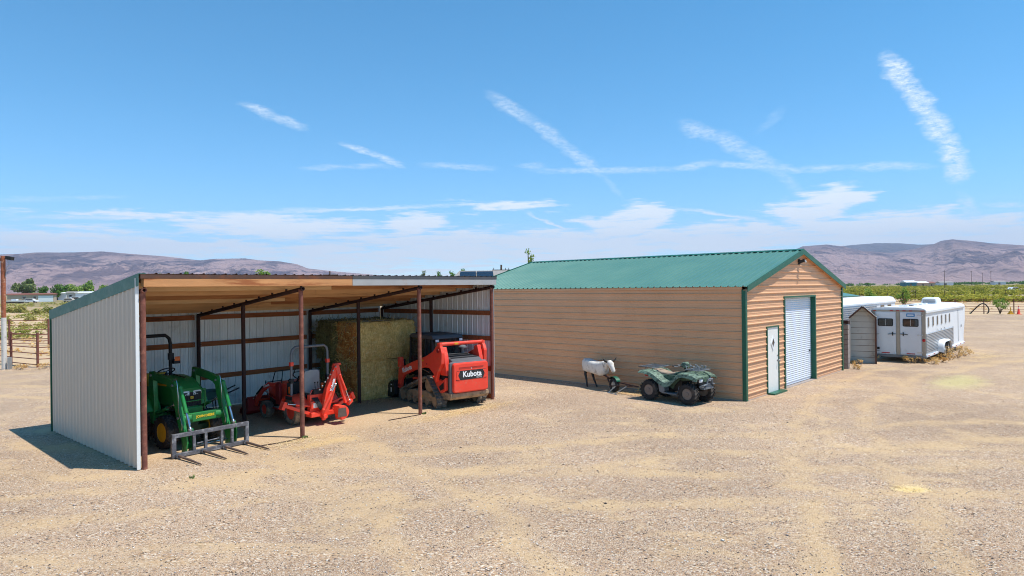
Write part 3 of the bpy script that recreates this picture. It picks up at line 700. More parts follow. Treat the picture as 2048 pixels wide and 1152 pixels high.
m_.build('handle', 'galvanised', d_, smooth=40)
for x0, x1, z0, z1 in ((DOOR[0]-.05, DOOR[0]-.002, 0, DOOR[3]+.04), (DOOR[1]+.002, DOOR[1]+.05, 0, DOOR[3]+.04), (DOOR[0]-.002, DOOR[1]+.002, DOOR[3]+.002, DOOR[3]+.04)):
    MB().box(x0, x1, -.036, .02, z0, z1).build('door_trim', 'trim_green', barn)
MB().box(DOOR[0]-.05, DOOR[1]+.12, -.25, -.04, -.02, .05).build('door_step', 'trim_green', barn)
# roll-up door: a curtain of interlocking slats standing back in the opening
sl = MB(); P_ = [(0, 0), (.012, -.012), (.034, -.018), (.056, -.012), (.070, 0)]
vs_ = [(x, y, z) for z, y in P_ for x in (ROLL[0]+.06, ROLL[1]-.06)]; sl.add(vs_, [(2*i, 2*i+1, 2*i+3, 2*i+2) for i in range(4)])
slat_me = sl.mesh('slat', 60, False); slat_me.materials.append(MATS['rollup_white'])
roll = MB().box(ROLL[0]+.06, ROLL[1]-.06, .135, .15, .03, .09).build('rollup_door', 'rollup_white', barn)
for k in range(42):
    s_ = link('slat', slat_me, roll); s_.location = (0, .135, .092+k*.07)
MB().obox((ROLL[1]-.25, .11, 1.05), (.09, .03, .05)).build('handle', 'black_paint', roll)
for x0, x1, z0, z1, y1 in ((ROLL[0]-.03, ROLL[0]+.05, 0, ROLL[3]+.03, .2), (ROLL[1]-.05, ROLL[1]+.03, 0, ROLL[3]+.03, .2), (ROLL[0]+.052, ROLL[1]-.052, ROLL[3]-.03, ROLL[3]+.03, .2)):
    MB().box(x0, x1, -.038, y1, z0, z1).build('door_jamb', 'trim_green', barn)
lamp = MB().obox((WB/2-.12, -.12, 4.23), (.16, .2, .10), (R(-22), 0, R(12))).build('flood_lamp', 'black_plastic', barn, bevel=.01)
MB().obox((WB/2-.10, -.235, 4.22), (.15, .03, .085), (R(-22), 0, R(12))).build('lens', 'lens', lamp)
MB().box(WB/2-.16, WB/2-.08, -.05, -.0, 4.12, 4.3).build('bracket', 'black_plastic', lamp)

# concrete block wall end by the barn's far corner
wall = thing('block_wall', 'short stacked concrete block wall at the far corner of the barn', 'wall', bw(WB+.72, -.05), BA)
bm_ = MB().box(-.11, .11, 0, .385, 0, .184).mesh('block'); bm_.materials.append(MATS['concrete_block'])
for r2 in range(9):
    for q in range(6):
        o = link('block', bm_, wall, .006); o.location = (random.uniform(-.004, .004), q*.4+random.uniform(-.004, .004), r2*.2)
MB().box(-.09, .09, 0.02, 2.38, -.1, 1.78).build('mortar', 'rust_edge', wall)
MB().box(-.12, .12, -.02, 2.5, 1.81, 1.95).build('cap_beam', 'pipe_dark', wall)
# ------------------------------------------------------------------ wheels
def wheel(parent, c, Rr, w, rim, rubber='rubber', rimmat='jd_yellow', lugs=22, chevron=True, side=1, lug_h=None, dish=.35):
    """axle along local y; `side` = +1 if the outer face looks to +y"""
    wn_ = node('wheel', parent, c); lh = Rr*.07 if lug_h is None else lug_h; h = w/2
    t = MB(); rt = Rr-lh
    t.lathe([(rim, -h*.62), (rim*1.12, -h*.92), (rt*.80, -h), (rt*.95, -h*.9), (rt, -h*.55), (rt*1.01, 0), (rt, h*.55), (rt*.95, h*.9), (rt*.80, h), (rim*1.12, h*.92), (rim, h*.62)], (0, 0, 0), 'y', 30, loop=True)
    for k in range(lugs):
        for s_ in (-1, 1):
            a0 = 2*math.pi*(k+(.5 if s_ > 0 else 0))/lugs; da = (2*math.pi/lugs)*(.75 if chevron else .25); dw = (2*math.pi/lugs)*.36
            q = []
            for (yy, aa) in ((0.02*w*s_, a0+da), (s_*h*.98, a0)):
                rb = rt*.985 if abs(yy) < h*.5 else rt*.92
                for rr in (rb, Rr if abs(yy) < h*.5 else Rr*.955):
                    for e in (-dw/2, dw/2): q.append((rr*math.cos(aa+e), yy, rr*math.sin(aa+e)))
            t.hexa([q[0], q[1], q[5], q[4], q[2], q[3], q[7], q[6]])
    t.build('tyre', rubber, wn_, smooth=35)
    r_ = MB(); o = side*h; r_.lathe([(rim*1.04, o*.72), (rim*.98, o*.78), (rim*.9, o*.55), (rim*.8, o*dish), (rim*.42, o*(dish+.05)), (rim*.36, o*(dish+.32)), (rim*.12, o*(dish+.36)), (.0, o*(dish+.36))], (0, 0, 0), 'y', 24)
    r_.lathe([(rim*1.0, -o*.7), (rim*.85, -o*.3), (0., -o*.25)], (0, 0, 0), 'y', 24)
    for k in range(6):
        a = k*math.pi/3; r_.cyl((rim*.6*math.cos(a), o*(dish-.02), rim*.6*math.sin(a)), (rim*.6*math.cos(a), o*(dish+.13), rim*.6*math.sin(a)), rim*.055, 6)
    r_.build('rim', rimmat, wn_, smooth=35)
    return wn_
def hose(mb, pts, r=.012, n=6):
    P_ = [Vector(p) for p in pts]; out = []
    for i in range(len(P_)-1):
        p0, p1, p2, p3 = P_[max(i-1, 0)], P_[i], P_[i+1], P_[min(i+2, len(P_)-1)]
        for k in range(5):
            t = k/5; out.append(.5*((2*p1)+(-p0+p2)*t+(2*p0-5*p1+4*p2-p3)*t*t+(-p0+3*p1-3*p2+p3)*t**3))
    out.append(P_[-1]); mb.tube(out, r, n)
def cylinder(parent, p0, p1, r, m, frac=.6):
    p0, p1 = Vector(p0), Vector(p1); q = p0.lerp(p1, frac)
    c = MB().cyl(p0, q, r, 12); c.cyl(q-(q-p0).normalized()*.03, q, r*1.15, 12); c.ball(p0, r*1.25, 8, 6)
    o = c.build('hydraulic_cylinder', m, parent, smooth=40)
    k = MB().cyl(q, p1, r*.55, 10); k.ball(p1, r*1.1, 8, 6); k.build('rod', 'chrome', o, smooth=40); return o
def head(a_, shed_xy, rel):    # world position and heading from lean-to coordinates
    p = sw(*shed_xy); return p, SA+R(rel)

# ------------------------------------------------------------------ green tractor with front loader, nose towards the yard
p, h_ = head(0, (1.33, 2.55), -90+6)
gt = thing('tractor', 'green tractor with yellow wheels, front loader and folded-up black roll bar', 'tractor', p, h_)
for s_ in (-1, 1):
    wheel(gt, (0, s_*.58, .56), .56, .33, .30, lugs=20, side=s_); wheel(gt, (1.12, s_*.5, .37), .37, .24, .2, lugs=18, side=s_)
m_ = MB().box(-.35, .6, -.2, .2, .38, .86); m_.box(.55, 1.3, -.14, .14, .42, .72); m_.box(1.0, 1.24, -.42, .42, .32, .44); m_.cyl((0, -.45, .56), (0, .45, .56), .11, 12)
m_.build('chassis', 'jd_dark', gt, bevel=.01)
def hood_ring(x, hw, z0, z1, r, nn=5): return [(x, y, z) for y, z in rrect(hw, (z1-z0)/2, r, nn, 0, (z0+z1)/2)]
m_ = MB(); m_.loft([hood_ring(.28, .30, .82, 1.50, .10), hood_ring(.55, .315, .82, 1.52, .12), hood_ring(.9, .31, .82, 1.47, .12), hood_ring(1.16, .285, .84, 1.36, .11), hood_ring(1.26, .255, .86, 1.27, .09)])
hood = m_.build('hood', 'jd_green', gt, smooth=38)
MB().box(.35, .8, -.325, -.312, 1.32, 1.36).build('stripe', 'jd_yellow', hood); MB().box(.35, .8, .312, .325, 1.32, 1.36).build('stripe', 'jd_yellow', hood)
m_ = MB().obox((.75, 0, 1.517), (.55, .03, .02), (0, R(5), 0)); m_.build('crease', 'jd_dark', hood)
gr = MB().prism(rrect(.225, .155, .03, 3, 0, 1.03), 1.262, 1.275, 'x').build('grille', 'black_plastic', gt)
for k in range(11): MB().box(1.274, 1.288, -.205+k*.038, -.193+k*.038, .89, 1.16).build('grille_bar', 'black_paint', gr)
for s_ in (-1, 1):
    MB().hexa([(1.24, s_*.045, 1.12), (1.285, s_*.045, 1.12), (1.27, s_*.235, 1.13), (1.23, s_*.235, 1.13), (1.225, s_*.045, 1.21), (1.272, s_*.045, 1.21), (1.255, s_*.24, 1.235), (1.215, s_*.24, 1.235)]).build('headlight', 'lens', gt, bevel=.006)
em = MB().prism(rrect(.034, .028, .008, 3, 0, 1.07), 1.288, 1.296, 'x').build('emblem', 'jd_yellow', gt)
MB().prism([(-.022, 1.06), (-.01, 1.078), (.004, 1.072), (.02, 1.088), (.016, 1.07), (.004, 1.058), (-.012, 1.062)], 1.296, 1.299, 'x').build('emblem_figure', 'jd_green', em)
m_ = MB(); m_.tube([(1.3, -.28, .78), (1.34, -.28, 1.0), (1.34, -.28, 1.24)], .014); m_.tube([(1.3, .28, .78), (1.34, .28, 1.0), (1.34, .28, 1.24)], .014)
for z in (1.0, 1.24): m_.tube([(1.34, -.28, z), (1.355, 0, z), (1.34, .28, z)], .011)
m_.build('brush_guard', 'jd_green', gt, smooth=50)
m_ = MB().box(1.2, 1.32, -.24, .24, .62, .86); m_.build('bumper', 'jd_green', gt, bevel=.02)
for s_ in (-1, 1):      # rear fenders
    f = MB(); A_ = [(.70*math.cos(a), .56+.70*math.sin(a)) for a in [R(20+q*13) for q in range(10)]]
    rings = [[(x, s_*.36, z-.02), (x, s_*.36, z+.02), (x, s_*.74, z+.005), (x, s_*.74, z-.03)] for x, z in A_]; f.loft(rings); f.build('fender', 'jd_green', gt, smooth=40)
    m_ = MB().tube([(.22, s_*.3, 1.1), (.05, s_*.33, .88), (.25, s_*.3, .7)], .02); m_.build('lever', 'black_paint', gt, smooth=50)
m_ = MB().box(-.3, .1, -.26, .26, .92, 1.02); m_.box(-.36, -.24, -.24, .24, 1.0, 1.52); m_.box(-.3, .06, -.3, -.26, 1.05, 1.14); m_.box(-.3, .06, .26, .3, 1.05, 1.14)
m_.build('seat', 'jd_yellow', gt, bevel=.05)
st = MB(); st.tube([(.3, 0, 1.1), (.2, 0, 1.55)], .03); st.tube([Vector((.18, 0, 1.58))+Vector((.19*math.cos(a)*.8, .19*math.sin(a), .19*math.cos(a)*.45)) for a in [2*math.pi*q/20 for q in range(20)]], .014, 6, closed=True)
for a in (0.5, 2.6, 4.7): st.tube([(.18, 0, 1.57), Vector((.18, 0, 1.58))+Vector((.19*math.cos(a)*.8, .19*math.sin(a), .19*math.cos(a)*.45))], .01, 5)
st.build('steering_wheel', 'black_plastic', gt, smooth=50)
MB().hexa([(.22, -.26, .86), (.34, -.28, .86), (.34, .28, .86), (.22, .26, .86), (.22, -.24, 1.4), (.31, -.27, 1.48), (.31, .27, 1.48), (.22, .24, 1.4)]).build('dashboard', 'black_plastic', gt, bevel=.02)
m_ = MB(); m_.tube([(-.42, -.42, .75), (-.42, -.42, 2.18), (-.42, -.39, 2.3), (-.42, -.3, 2.38), (-.42, .3, 2.38), (-.42, .39, 2.3), (-.42, .42, 2.18), (-.42, .42, .75)], .042, 8)
for s_ in (-1, 1): m_.obox((-.40, s_*.42, 1.86), (.09, .11, .16)); m_.box(-.47, -.36, s_*.42-.05, s_*.42+.05, .7, .95)
m_.build('roll_bar', 'black_paint', gt, smooth=45)
for s_ in (-1, 1):
    m_ = MB().box(-.38, -.30, s_*.52-.08, s_*.52+.08, 1.68, 1.80); m_.tube([(-.4, s_*.42, 1.76), (-.34, s_*.5, 1.76)], .018); wl = m_.build('warning_lamp', 'black_plastic', gt, bevel=.012)
    MB().box(-.302, -.285, s_*.52-.065, s_*.52+.065, 1.75, 1.855).build('lens', 'orange_lamp', wl, bevel=.008)
MB().box(.0, .5, -.52, .52, .5, .56).build('foot_platform', 'black_paint', gt, bevel=.01)
# loader
for s_ in (-1, 1):
    Y = s_*.49
    m_ = MB().prism([(.42, .55), (.66, .5), (.72, .9), (.66, 1.62), (.50, 1.66), (.42, 1.1)], Y-.05, Y+.05, 'y'); m_.box(.45, .65, min(Y, s_*.14), max(Y, s_*.14), .56, .7); m_.build('loader_mast', 'jd_green', gt, bevel=.012)
    pr = [(.50, 1.50), (.55, 1.66), (1.25, 1.56), (1.52, 1.50), (1.63, 1.40), (1.72, 1.0), (1.93, .42), (2.02, .14), (1.90, .10), (1.78, .36), (1.55, .95), (1.45, 1.30), (1.36, 1.37), (1.15, 1.42)]
    arm = MB().prism(pr, Y-.045, Y+.045, 'y').build('loader_arm', 'jd_green', gt, bevel=.012)
    m_ = MB()
    for (x, z) in ((.6, 1.58), (1.5, 1.42), (1.72, .74), (1.96, .2)): m_.cyl((x, Y-.075, z), (x, Y+.075, z), .026, 10)
    m_.build('pivot_pin', 'galvanised', arm, smooth=40)
    cylinder(arm, (.68, Y, .72), (1.48, Y-.0, 1.0), .035, 'jd_green', .62)
    cylinder(arm, (1.64, Y+s_*.0, 1.36), (2.02, Y, .52), .042, 'jd_green', .62).location = (.075, 0, .02)
    m_ = MB(); hose(m_, [(1.5, Y-.06, 1.5), (1.68, Y-.07, 1.56), (1.75, Y-.07, 1.3), (1.78, Y-.07, .9), (1.9, Y-.07, .62), (1.86, Y-.05, .5)], .008); hose(m_, [(1.75, Y+.06, .95), (1.86, Y+.08, .8), (1.95, Y+.08, .6), (1.9, Y+.06, .5)], .009)
    m_.build('hydraulic_line', 'chrome', arm, smooth=50)
    m_ = MB(); m_.prism([(1.90, .05), (2.08, .06), (2.12, .3), (2.06, .55), (1.95, .5), (1.98, .3)], Y-.085, Y-.06, 'y'); m_.prism([(1.90, .05), (2.08, .06), (2.12, .3), (2.06, .55), (1.95, .5), (1.98, .3)], Y+.06, Y+.085, 'y'); m_.cyl((2.02, Y-.1, .5), (2.02, Y+.1, .5), .028, 10); m_.cyl((1.97, Y-.1, .14), (1.97, Y+.1, .14), .028, 10)
    m_.build('carrier_plate', 'jd_green', gt, smooth=40)
m_ = MB().cyl((1.70, -.45, .70), (1.70, .45, .70), .085, 18); m_.box(1.62, 1.74, -.45, .45, .60, .80)
cb_ = m_.build('crossbeam', 'jd_green', gt, bevel=.01)
cp = MB().box(1.775, 1.79, -.27, .27, .62, .80).build('name_plate', 'jd_green', cb_, bevel=.012)
text('lettering', 'JOHN DEERE', .072, 'lettering_yellow', cb_, (1.794, .02, .715), (R(90), 0, R(90)), .002, bold=.002)
MB().cyl((2.02, -.42, .16), (2.02, .42, .16), .014, 8).build('latch_bar', 'chrome', gt, smooth=40)

# ------------------------------------------------------------------ bale spear standing in front of the loader
p, h_ = head(0, (1.50, .40), 3)
sp = thing('bale_spear', 'worn grey steel bale spear frame with four tines before the green tractor', 'bale spear', p, h_)
for z, zz in ((.055, 'lower_rail'), (.46, 'upper_rail')): MB().box(-.84, .84, -.038, .038, z-.04, z+.04).build(zz, 'steel_worn', sp, bevel=.004)
for x in (-.80, .80): MB().box(x-.042, x+.042, -.036, .036, .096, .419).build('upright', 'steel_worn', sp, bevel=.004)
for x in (-.38, -.13, .22, .46): MB().box(x-.028, x+.028, -.03, .03, .096, .419).build('upright', 'steel_worn', sp, bevel=.004)
MB().cyl((-.30, .03, .22), (.28, .03, .25), .014, 8).build('brace_rod', 'steel_worn', sp, smooth=40)
for x in (-.74, -.22, .25, .74):
    m_ = MB(); m_.tube([(x, .04, .06), (x, -.1, .06), (x+.01, -.6, .045), (x+.015, -.95, .03), (x+.017, -1.02, .027)], [.027, .027, .024, .014, .003], 10); m_.build('tine', 'tine', sp, smooth=50)
    m_ = MB().lathe([(.055, -.05), (.055, .0), (.035, .02)], (x, -.06, .06), 'y', 10); m_.build('tine_socket', 'steel_worn', sp, smooth=40)

# ------------------------------------------------------------------ small red tractor with loader and backhoe, nose into the shed
p, h_ = head(0, (4.56, 1.5), 90)
rt_ = thing('tractor', 'small red tractor with grey roll bar, front bucket and folded backhoe', 'tractor', p, h_)
for s_ in (-1, 1):
    wheel(rt_, (0, s_*.45, .34), .34, .27, .19, 'rubber_muddy', 'red_paint', 22, True, s_); wheel(rt_, (1.42, s_*.42, .235), .235, .2, .125, 'rubber_muddy', 'red_paint', 20, True, s_)
m_ = MB().box(-.3, 1.7, -.18, .18, .26, .52); m_.box(1.36, 1.48, -.34, .34, .2, .28); m_.cyl((0, -.35, .34), (0, .35, .34), .08, 10); m_.build('chassis', 'black_paint', rt_, bevel=.01)
m_ = MB(); m_.loft([hood_ring(.62, .27, .50, 1.0, .1), hood_ring(.95, .285, .48, 1.01, .12), hood_ring(1.35, .27, .48, .95, .12), hood_ring(1.68, .23, .5, .84, .1), hood_ring(1.76, .18, .52, .78, .08)]); m_.build('hood', 'red_paint', rt_, smooth=38)
MB().prism(rrect(.16, .10, .03, 3, 0, .64), 1.755, 1.775, 'x').build('grille', 'black_plastic', rt_)
m_ = MB().box(.5, .66, -.29, .29, .5, 1.0); m_.build('dashboard', 'black_plastic', rt_, bevel=.05)
m_ = MB(); m_.tube([(.62, 0, .95), (.5, 0, 1.14)], .025); m_.tube([Vector((.48, 0, 1.17))+Vector((.17*math.cos(a)*.75, .17*math.sin(a), .17*math.cos(a)*.5)) for a in [2*math.pi*q/20 for q in range(20)]], .013, 6, closed=True); m_.build('steering_wheel', 'black_plastic', rt_, smooth=50)
for s_ in (-1, 1):
    f = MB(); A_ = [(.42*math.cos(a), .34+.40*math.sin(a)) for a in [R(8+q*15) for q in range(11)]]
    f.loft([[(x, s_*.28, z-.015), (x, s_*.28, z+.03), (x, s_*.62, z+.02), (x, s_*.62, z-.05)] for x, z in A_]); fo = f.build('fender', 'red_paint', rt_, smooth=40)
    MB().box(-.2, .12, s_*.622-.004, s_*.622+.004, .66, .74).build('decal', 'black_plastic', fo)
    m_ = MB().box(.4, 1.0, s_*.3-.12, s_*.3+.2 if s_ > 0 else s_*.3+.12, .30, .34); m_.build('foot_board', 'red_dark', rt_, bevel=.01)
    MB().box(.42, .98, s_*.36-.1, s_*.36+.1, .341, .352).build('rubber_mat', 'seat_grey', rt_)
    MB().box(.12, .19, s_*.46-.05, s_*.46+.05, .78, .95).build('tail_lamp', 'orange_lamp', rt_, bevel=.015)
m_ = MB().box(-.12, .3, -.24, .24, .66, .76); m_.build('seat_base', 'black_plastic', rt_, bevel=.04)
m_ = MB(); m_.loft([[(-.06+dx, y, z) for y, z in rrect(hw, .30, .09, 4, 0, 1.06)] for dx, hw in ((-.09, .17), (-.06, .22), (.0, .215), (.03, .17))]); m_.build('seat', 'seat_grey', rt_, smooth=40)
m_ = MB(); m_.tube([(-.02, -.53, .55), (-.02, -.53, 1.80), (-.02, -.50, 1.91), (-.02, -.42, 1.97), (-.02, .42, 1.97), (-.02, .50, 1.91), (-.02, .53, 1.80), (-.02, .53, .55)], .034, 8)
rb_ = m_.build('roll_bar', 'rops_grey', rt_, smooth=45)
for s_ in (-1, 1):
    MB().box(-.063, .023, s_*.53-.042, s_*.53+.042, 1.50, 1.60).build('band', 'red_paint', rb_); m_ = MB().obox((-.02, s_*.53, 1.12), (.1, .1, .12)); m_.ball((-.05, s_*.6, 1.14), .035, 8, 6); m_.build('hinge', 'black_paint', rb_, bevel=.01)
# loader
for s_ in (-1, 1):
    Y = s_*.40
    MB().prism([(.72, .42), (.95, .42), (.95, .95), (.86, 1.0), (.76, .95)], Y-.035, Y+.035, 'y').build('loader_mast', 'red_dark', rt_, bevel=.01)
    arm = MB().prism([(.80, .90), (.86, .98), (1.35, .96), (1.75, .78), (2.08, .42), (2.12, .26), (2.0, .24), (1.92, .38), (1.66, .66), (1.32, .84)], Y-.03, Y+.03, 'y').build('loader_arm', 'red_paint', rt_, bevel=.01)
    cylinder(arm, (.85, Y, .5), (1.6, Y, .72), .026, 'red_dark', .6); cylinder(arm, (1.6, Y+s_*.05, .82), (2.1, Y+s_*.05, .46), .024, 'black_paint', .6)
    text('lettering', 'Kubota', .105, 'lettering_white', arm, (1.42, Y+s_*.034, .865), (R(90), R(15) if s_ < 0 else R(-15), R(180) if s_ > 0 else 0), .002, bold=.002)
m_ = MB().cyl((1.9, -.4, .42), (1.9, .4, .42), .03, 10); m_.build('crossbeam', 'red_paint', rt_, smooth=40)
bk = MB()
pr = [(2.10, .48), (2.06, .12), (2.16, .03), (2.62, .0), (2.62, .02), (2.20, .06), (2.12, .14), (2.15, .47)]
bk.prism(pr, -.60, .60, 'y')
for s_ in (-1, 1): bk.prism([(2.11, .46), (2.08, .12), (2.17, .04), (2.6, .01), (2.55, .12), (2.28, .40), (2.2, .47)], s_*.60-.012, s_*.60+.012, 'y')
bk.box(2.08, 2.18, -.60, .60, .465, .50); bk.build('bucket', 'red_dark', rt_, bevel=.006)
m_ = MB(); 
for s_ in (-1, 1): m_.tube([(1.70, s_*.24, .55), (1.82, s_*.24, .88), (1.80, s_*.24, .95)], .014)
m_.tube([(1.82, -.24, .9), (1.82, .24, .9)], .012)
m_.tube([(1.40, .27, .93), (1.18, .30, 1.26), (.80, .30, 1.30), (.86, .30, .98)], .013); m_.tube([(1.40, -.27, .93), (1.18, -.30, 1.26), (.80, -.30, 1.30), (.86, -.30, .98)], .013); m_.tube([(1.18, -.30, 1.26), (1.18, .30, 1.26)], .012)
m_.build('hood_guard', 'black_paint', rt_, smooth=50)
# backhoe (X back is negative); boom folded over to the right
def S2(xs, ys, z): return (ys-1.5, 4.56-xs, z)
m_ = MB().box(-.62, -.34, -.34, .34, .22, .34); m_.box(-.5, -.36, -.3, .3, .3, .78); m_.box(-.56, -.5, .02, .30, .42, .62); fr = m_.build('backhoe_frame', 'red_paint', rt_, bevel=.015)
MB().box(-.565, -.561, .06, .24, .45, .57).build('warning_label', 'lettering_white', fr)
m_ = MB(); m_.box(-.52, -.42, -.2, .2, .78, .9)
for q in range(4): m_.tube([(-.46, -.12+q*.08, .88), (-.44, -.12+q*.08, 1.06)], .009, 6); m_.ball((-.44, -.12+q*.08, 1.07), .02, 8, 6)
m_.build('control_levers', 'black_plastic', fr)
m_ = MB(); m_.tube([S2(4.30, 1.08, .35), S2(4.30, 1.05, .80), S2(4.34, 1.05, .88), S2(4.56, 1.05, .90), S2(4.62, 1.05, .84)], .016, 8); m_.build('guard_rail', 'red_paint', fr, smooth=50)
top = Vector(S2(4.86, .78, 1.46)); base = Vector(S2(4.56, .86, .28)); tip = Vector(S2(5.12, .70, .50))
m_ = MB(); m_.bar(base, base.lerp(top, .5), .13, .18, (0, 1, 0), .13, .26); m_.bar(base.lerp(top, .5), top, .13, .26, (0, 1, 0), .10, .10); m_.cyl(base+Vector((-.1, 0, -.06)), base+Vector((.1, 0, -.06)), .06, 12); m_.cyl(base+Vector((0, 0, -.16)), base+Vector((0, 0, .1)), .055, 12)
bo = m_.build('boom', 'red_paint', rt_, bevel=.012)
q0 = base.lerp(top, .70)+Vector((-.075, .03, 0)); text('lettering', 'Kubota', .11, 'lettering_white', bo, q0+Vector((-.01, -.0, -.1)), (R(90), R(-74), R(-90)), .002, bold=.003)
cylinder(bo, base+Vector((-.10, .07, .12)), top+Vector((-.08, .06, -.45)), .04, 'red_paint', .75)
m_ = MB(); m_.bar(top+Vector((-.02, -.02, .03)), tip, .085, .12, (0, 1, 0), .075, .09); m_.cyl(top+Vector((-.09, 0, 0)), top+Vector((.09, 0, 0)), .05, 12); m_.bar(top+Vector((-.0, .05, .05)), top+Vector((0, -.14, .06)), .1, .06)
dp = m_.build('dipper_arm', 'red_paint', rt_, bevel=.01)
cylinder(dp, top+Vector((-.09, -.08, -.22)), tip+Vector((-.07, -.07, .06)), .028, 'red_paint', .6)
m_ = MB()
for q in range(7):
    t = q/6; pp = (top+Vector((-.1, .05, 0))).lerp(base+Vector((-.14, .2, .65)), t); MB().ball(pp, .022, 8, 5).build('fitting', 'galvanised', dp, smooth=50)
bc = tip+Vector((-.05, .26, -.2)); m_ = MB(); pr = []
for q in range(9): a = R(70+q*25); pr.append((bc.y+.20*math.cos(a)*1.15, bc.z+.19*math.sin(a)))
m_.prism(pr, bc.x-.14, bc.x+.14, 'x'); bu = m_.build('backhoe_bucket', 'red_paint', rt_, bevel=.01)
MB().prism([(bc.y-.15, bc.z-.1), (bc.y-.12, bc.z+.12), (bc.y+.10, bc.z+.12), (bc.y+.12, bc.z-.10)], bc.x-.146, bc.x-.141, 'x').build('worn_back', 'tine', bu)
m_ = MB(); m_.prism([(tip.y-.02, tip.z+.02), (tip.y-.16, tip.z+.09), (tip.y-.19, tip.z+.02), (tip.y-.06, tip.z-.08)], tip.x-.06, tip.x+.06, 'x'); m_.build('bucket_link', 'red_paint', rt_, bevel=.008)
for s_ in (1, -1):
    fr_a = (-.48, s_*.28, .30); up_a = (-.42, s_*.98, .60)
    m_ = MB().bar(fr_a, up_a, .07, .08); m_.obox((-.42, s_*1.0, .60), (.16, .09, .20), (R(s_*25), 0, 0)); ao = m_.build('stabilizer', 'red_paint', rt_, bevel=.01)
    cylinder(ao, (-.47, s_*.3, .5), (-.42, s_*.86, .62), .026, 'red_paint', .65)
m_ = MB(); random.seed(3)
for q in range(6): hose(m_, [(-.5, .1+.03*q, .7), (-.62, .08+.02*q, .55), (-.66, .02+.03*q, .38+.02*q), (-.55, -.02, .30)], .011)
m_.build('hydraulic_hose', 'black_plastic', rt_, smooth=50)
MB().ball((-.62, -.58, .74), .05, 10, 8).build('work_lamp', 'lens', rt_, smooth=60)

# ------------------------------------------------------------------ wheelbarrow by the back wall
wb_ = thing('wheelbarrow', 'grey green wheelbarrow with black handles against the back wall', 'wheelbarrow', sw(3.05, 4.55), SA+R(-16))
m_ = MB(); m_.loft([[(x*sx+ox, y*sy, z) for x, y in rrect(.5, .33, .18, 4)] for z, sx, sy, ox in ((.36, .55, .6, -.02), (.55, .85, .88, -.01), (.68, 1., 1., 0), (.69, 1.04, 1.04, 0), (.66, .97, .97, 0), (.42, .55, .6, -.02))]); m_.build('tray', 'rake_green', wb_, smooth=40)
for s_ in (-1, 1):
    MB().tube([(-.62, s_*.08, .24), (-.2, s_*.22, .33), (.4, s_*.26, .50), (.98, s_*.30, .74)], .02, 8).build('handle', 'black_plastic', wb_, smooth=50)
    MB().tube([(.1, s_*.23, .40), (.22, s_*.25, .02), (.4, s_*.26, .02), (.36, s_*.26, .46)], .014, 6).build('leg', 'black_paint', wb_, smooth=50)
wheel(wb_, (-.58, 0, .2), .2, .1, .09, 'rubber', 'galvanised', 16, False, 1, .006)

# ------------------------------------------------------------------ red tracked loader, tail towards the yard
p, h_ = head(0, (8.74, .75), 79.4)
tl = thing('track_loader', 'red compact track loader with rubber tracks, backed up against the hay', 'loader', p, h_)
def round_loop(circles, n_arc=9):
    """outer loop round circles given counterclockwise: (x, z, r)"""
    pts = []; k = len(circles)
    for i in range(k):
        x, z, r = circles[i]; xp, zp, rp = circles[i-1]; xn, zn, rn = circles[(i+1) % k]
        def outn(xa, za, ra, xb, zb, rb):
            d = Vector((xb-xa, zb-za)); L = d.length; d /= L; nn = Vector((d.y, -d.x)); s_ = (ra-rb)/L; c_ = math.sqrt(max(0, 1-s_*s_)); return nn*c_+d*s_
        n0 = outn(xp, zp, rp, x, z, r); n1 = outn(x, z, r, xn, zn, rn)
        a0 = math.atan2(n0.y, n0.x); a1 = math.atan2(n1.y, n1.x)
        while a1 < a0: a1 += 2*math.pi
        for j in range(n_arc+1):
            a = a0+(a1-a0)*j/n_arc; pts.append((x+r*math.cos(a), z+r*math.sin(a)))
    return pts
TC = [(-.66, .19, .15), (1.2, .19, .15), (-.22, .62, .21)]
def resample(pts, step):
    P_ = [Vector(q) for q in pts]; P_.append(P_[0]); out = []; acc_ = 0.
    L = sum((P_[i+1]-P_[i]).length for i in range(len(P_)-1)); n_ = int(L/step); st_ = L/n_; nxt = 0.; d0 = 0.
    for i in range(len(P_)-1):
        seg = (P_[i+1]-P_[i]).length
        while nxt <= d0+seg-1e-9 and len(out) < n_:
            t = (nxt-d0)/seg if seg > 0 else 0; out.append((P_[i].lerp(P_[i+1], t), (P_[i+1]-P_[i]).normalized())); nxt += st_
        d0 += seg
    return out
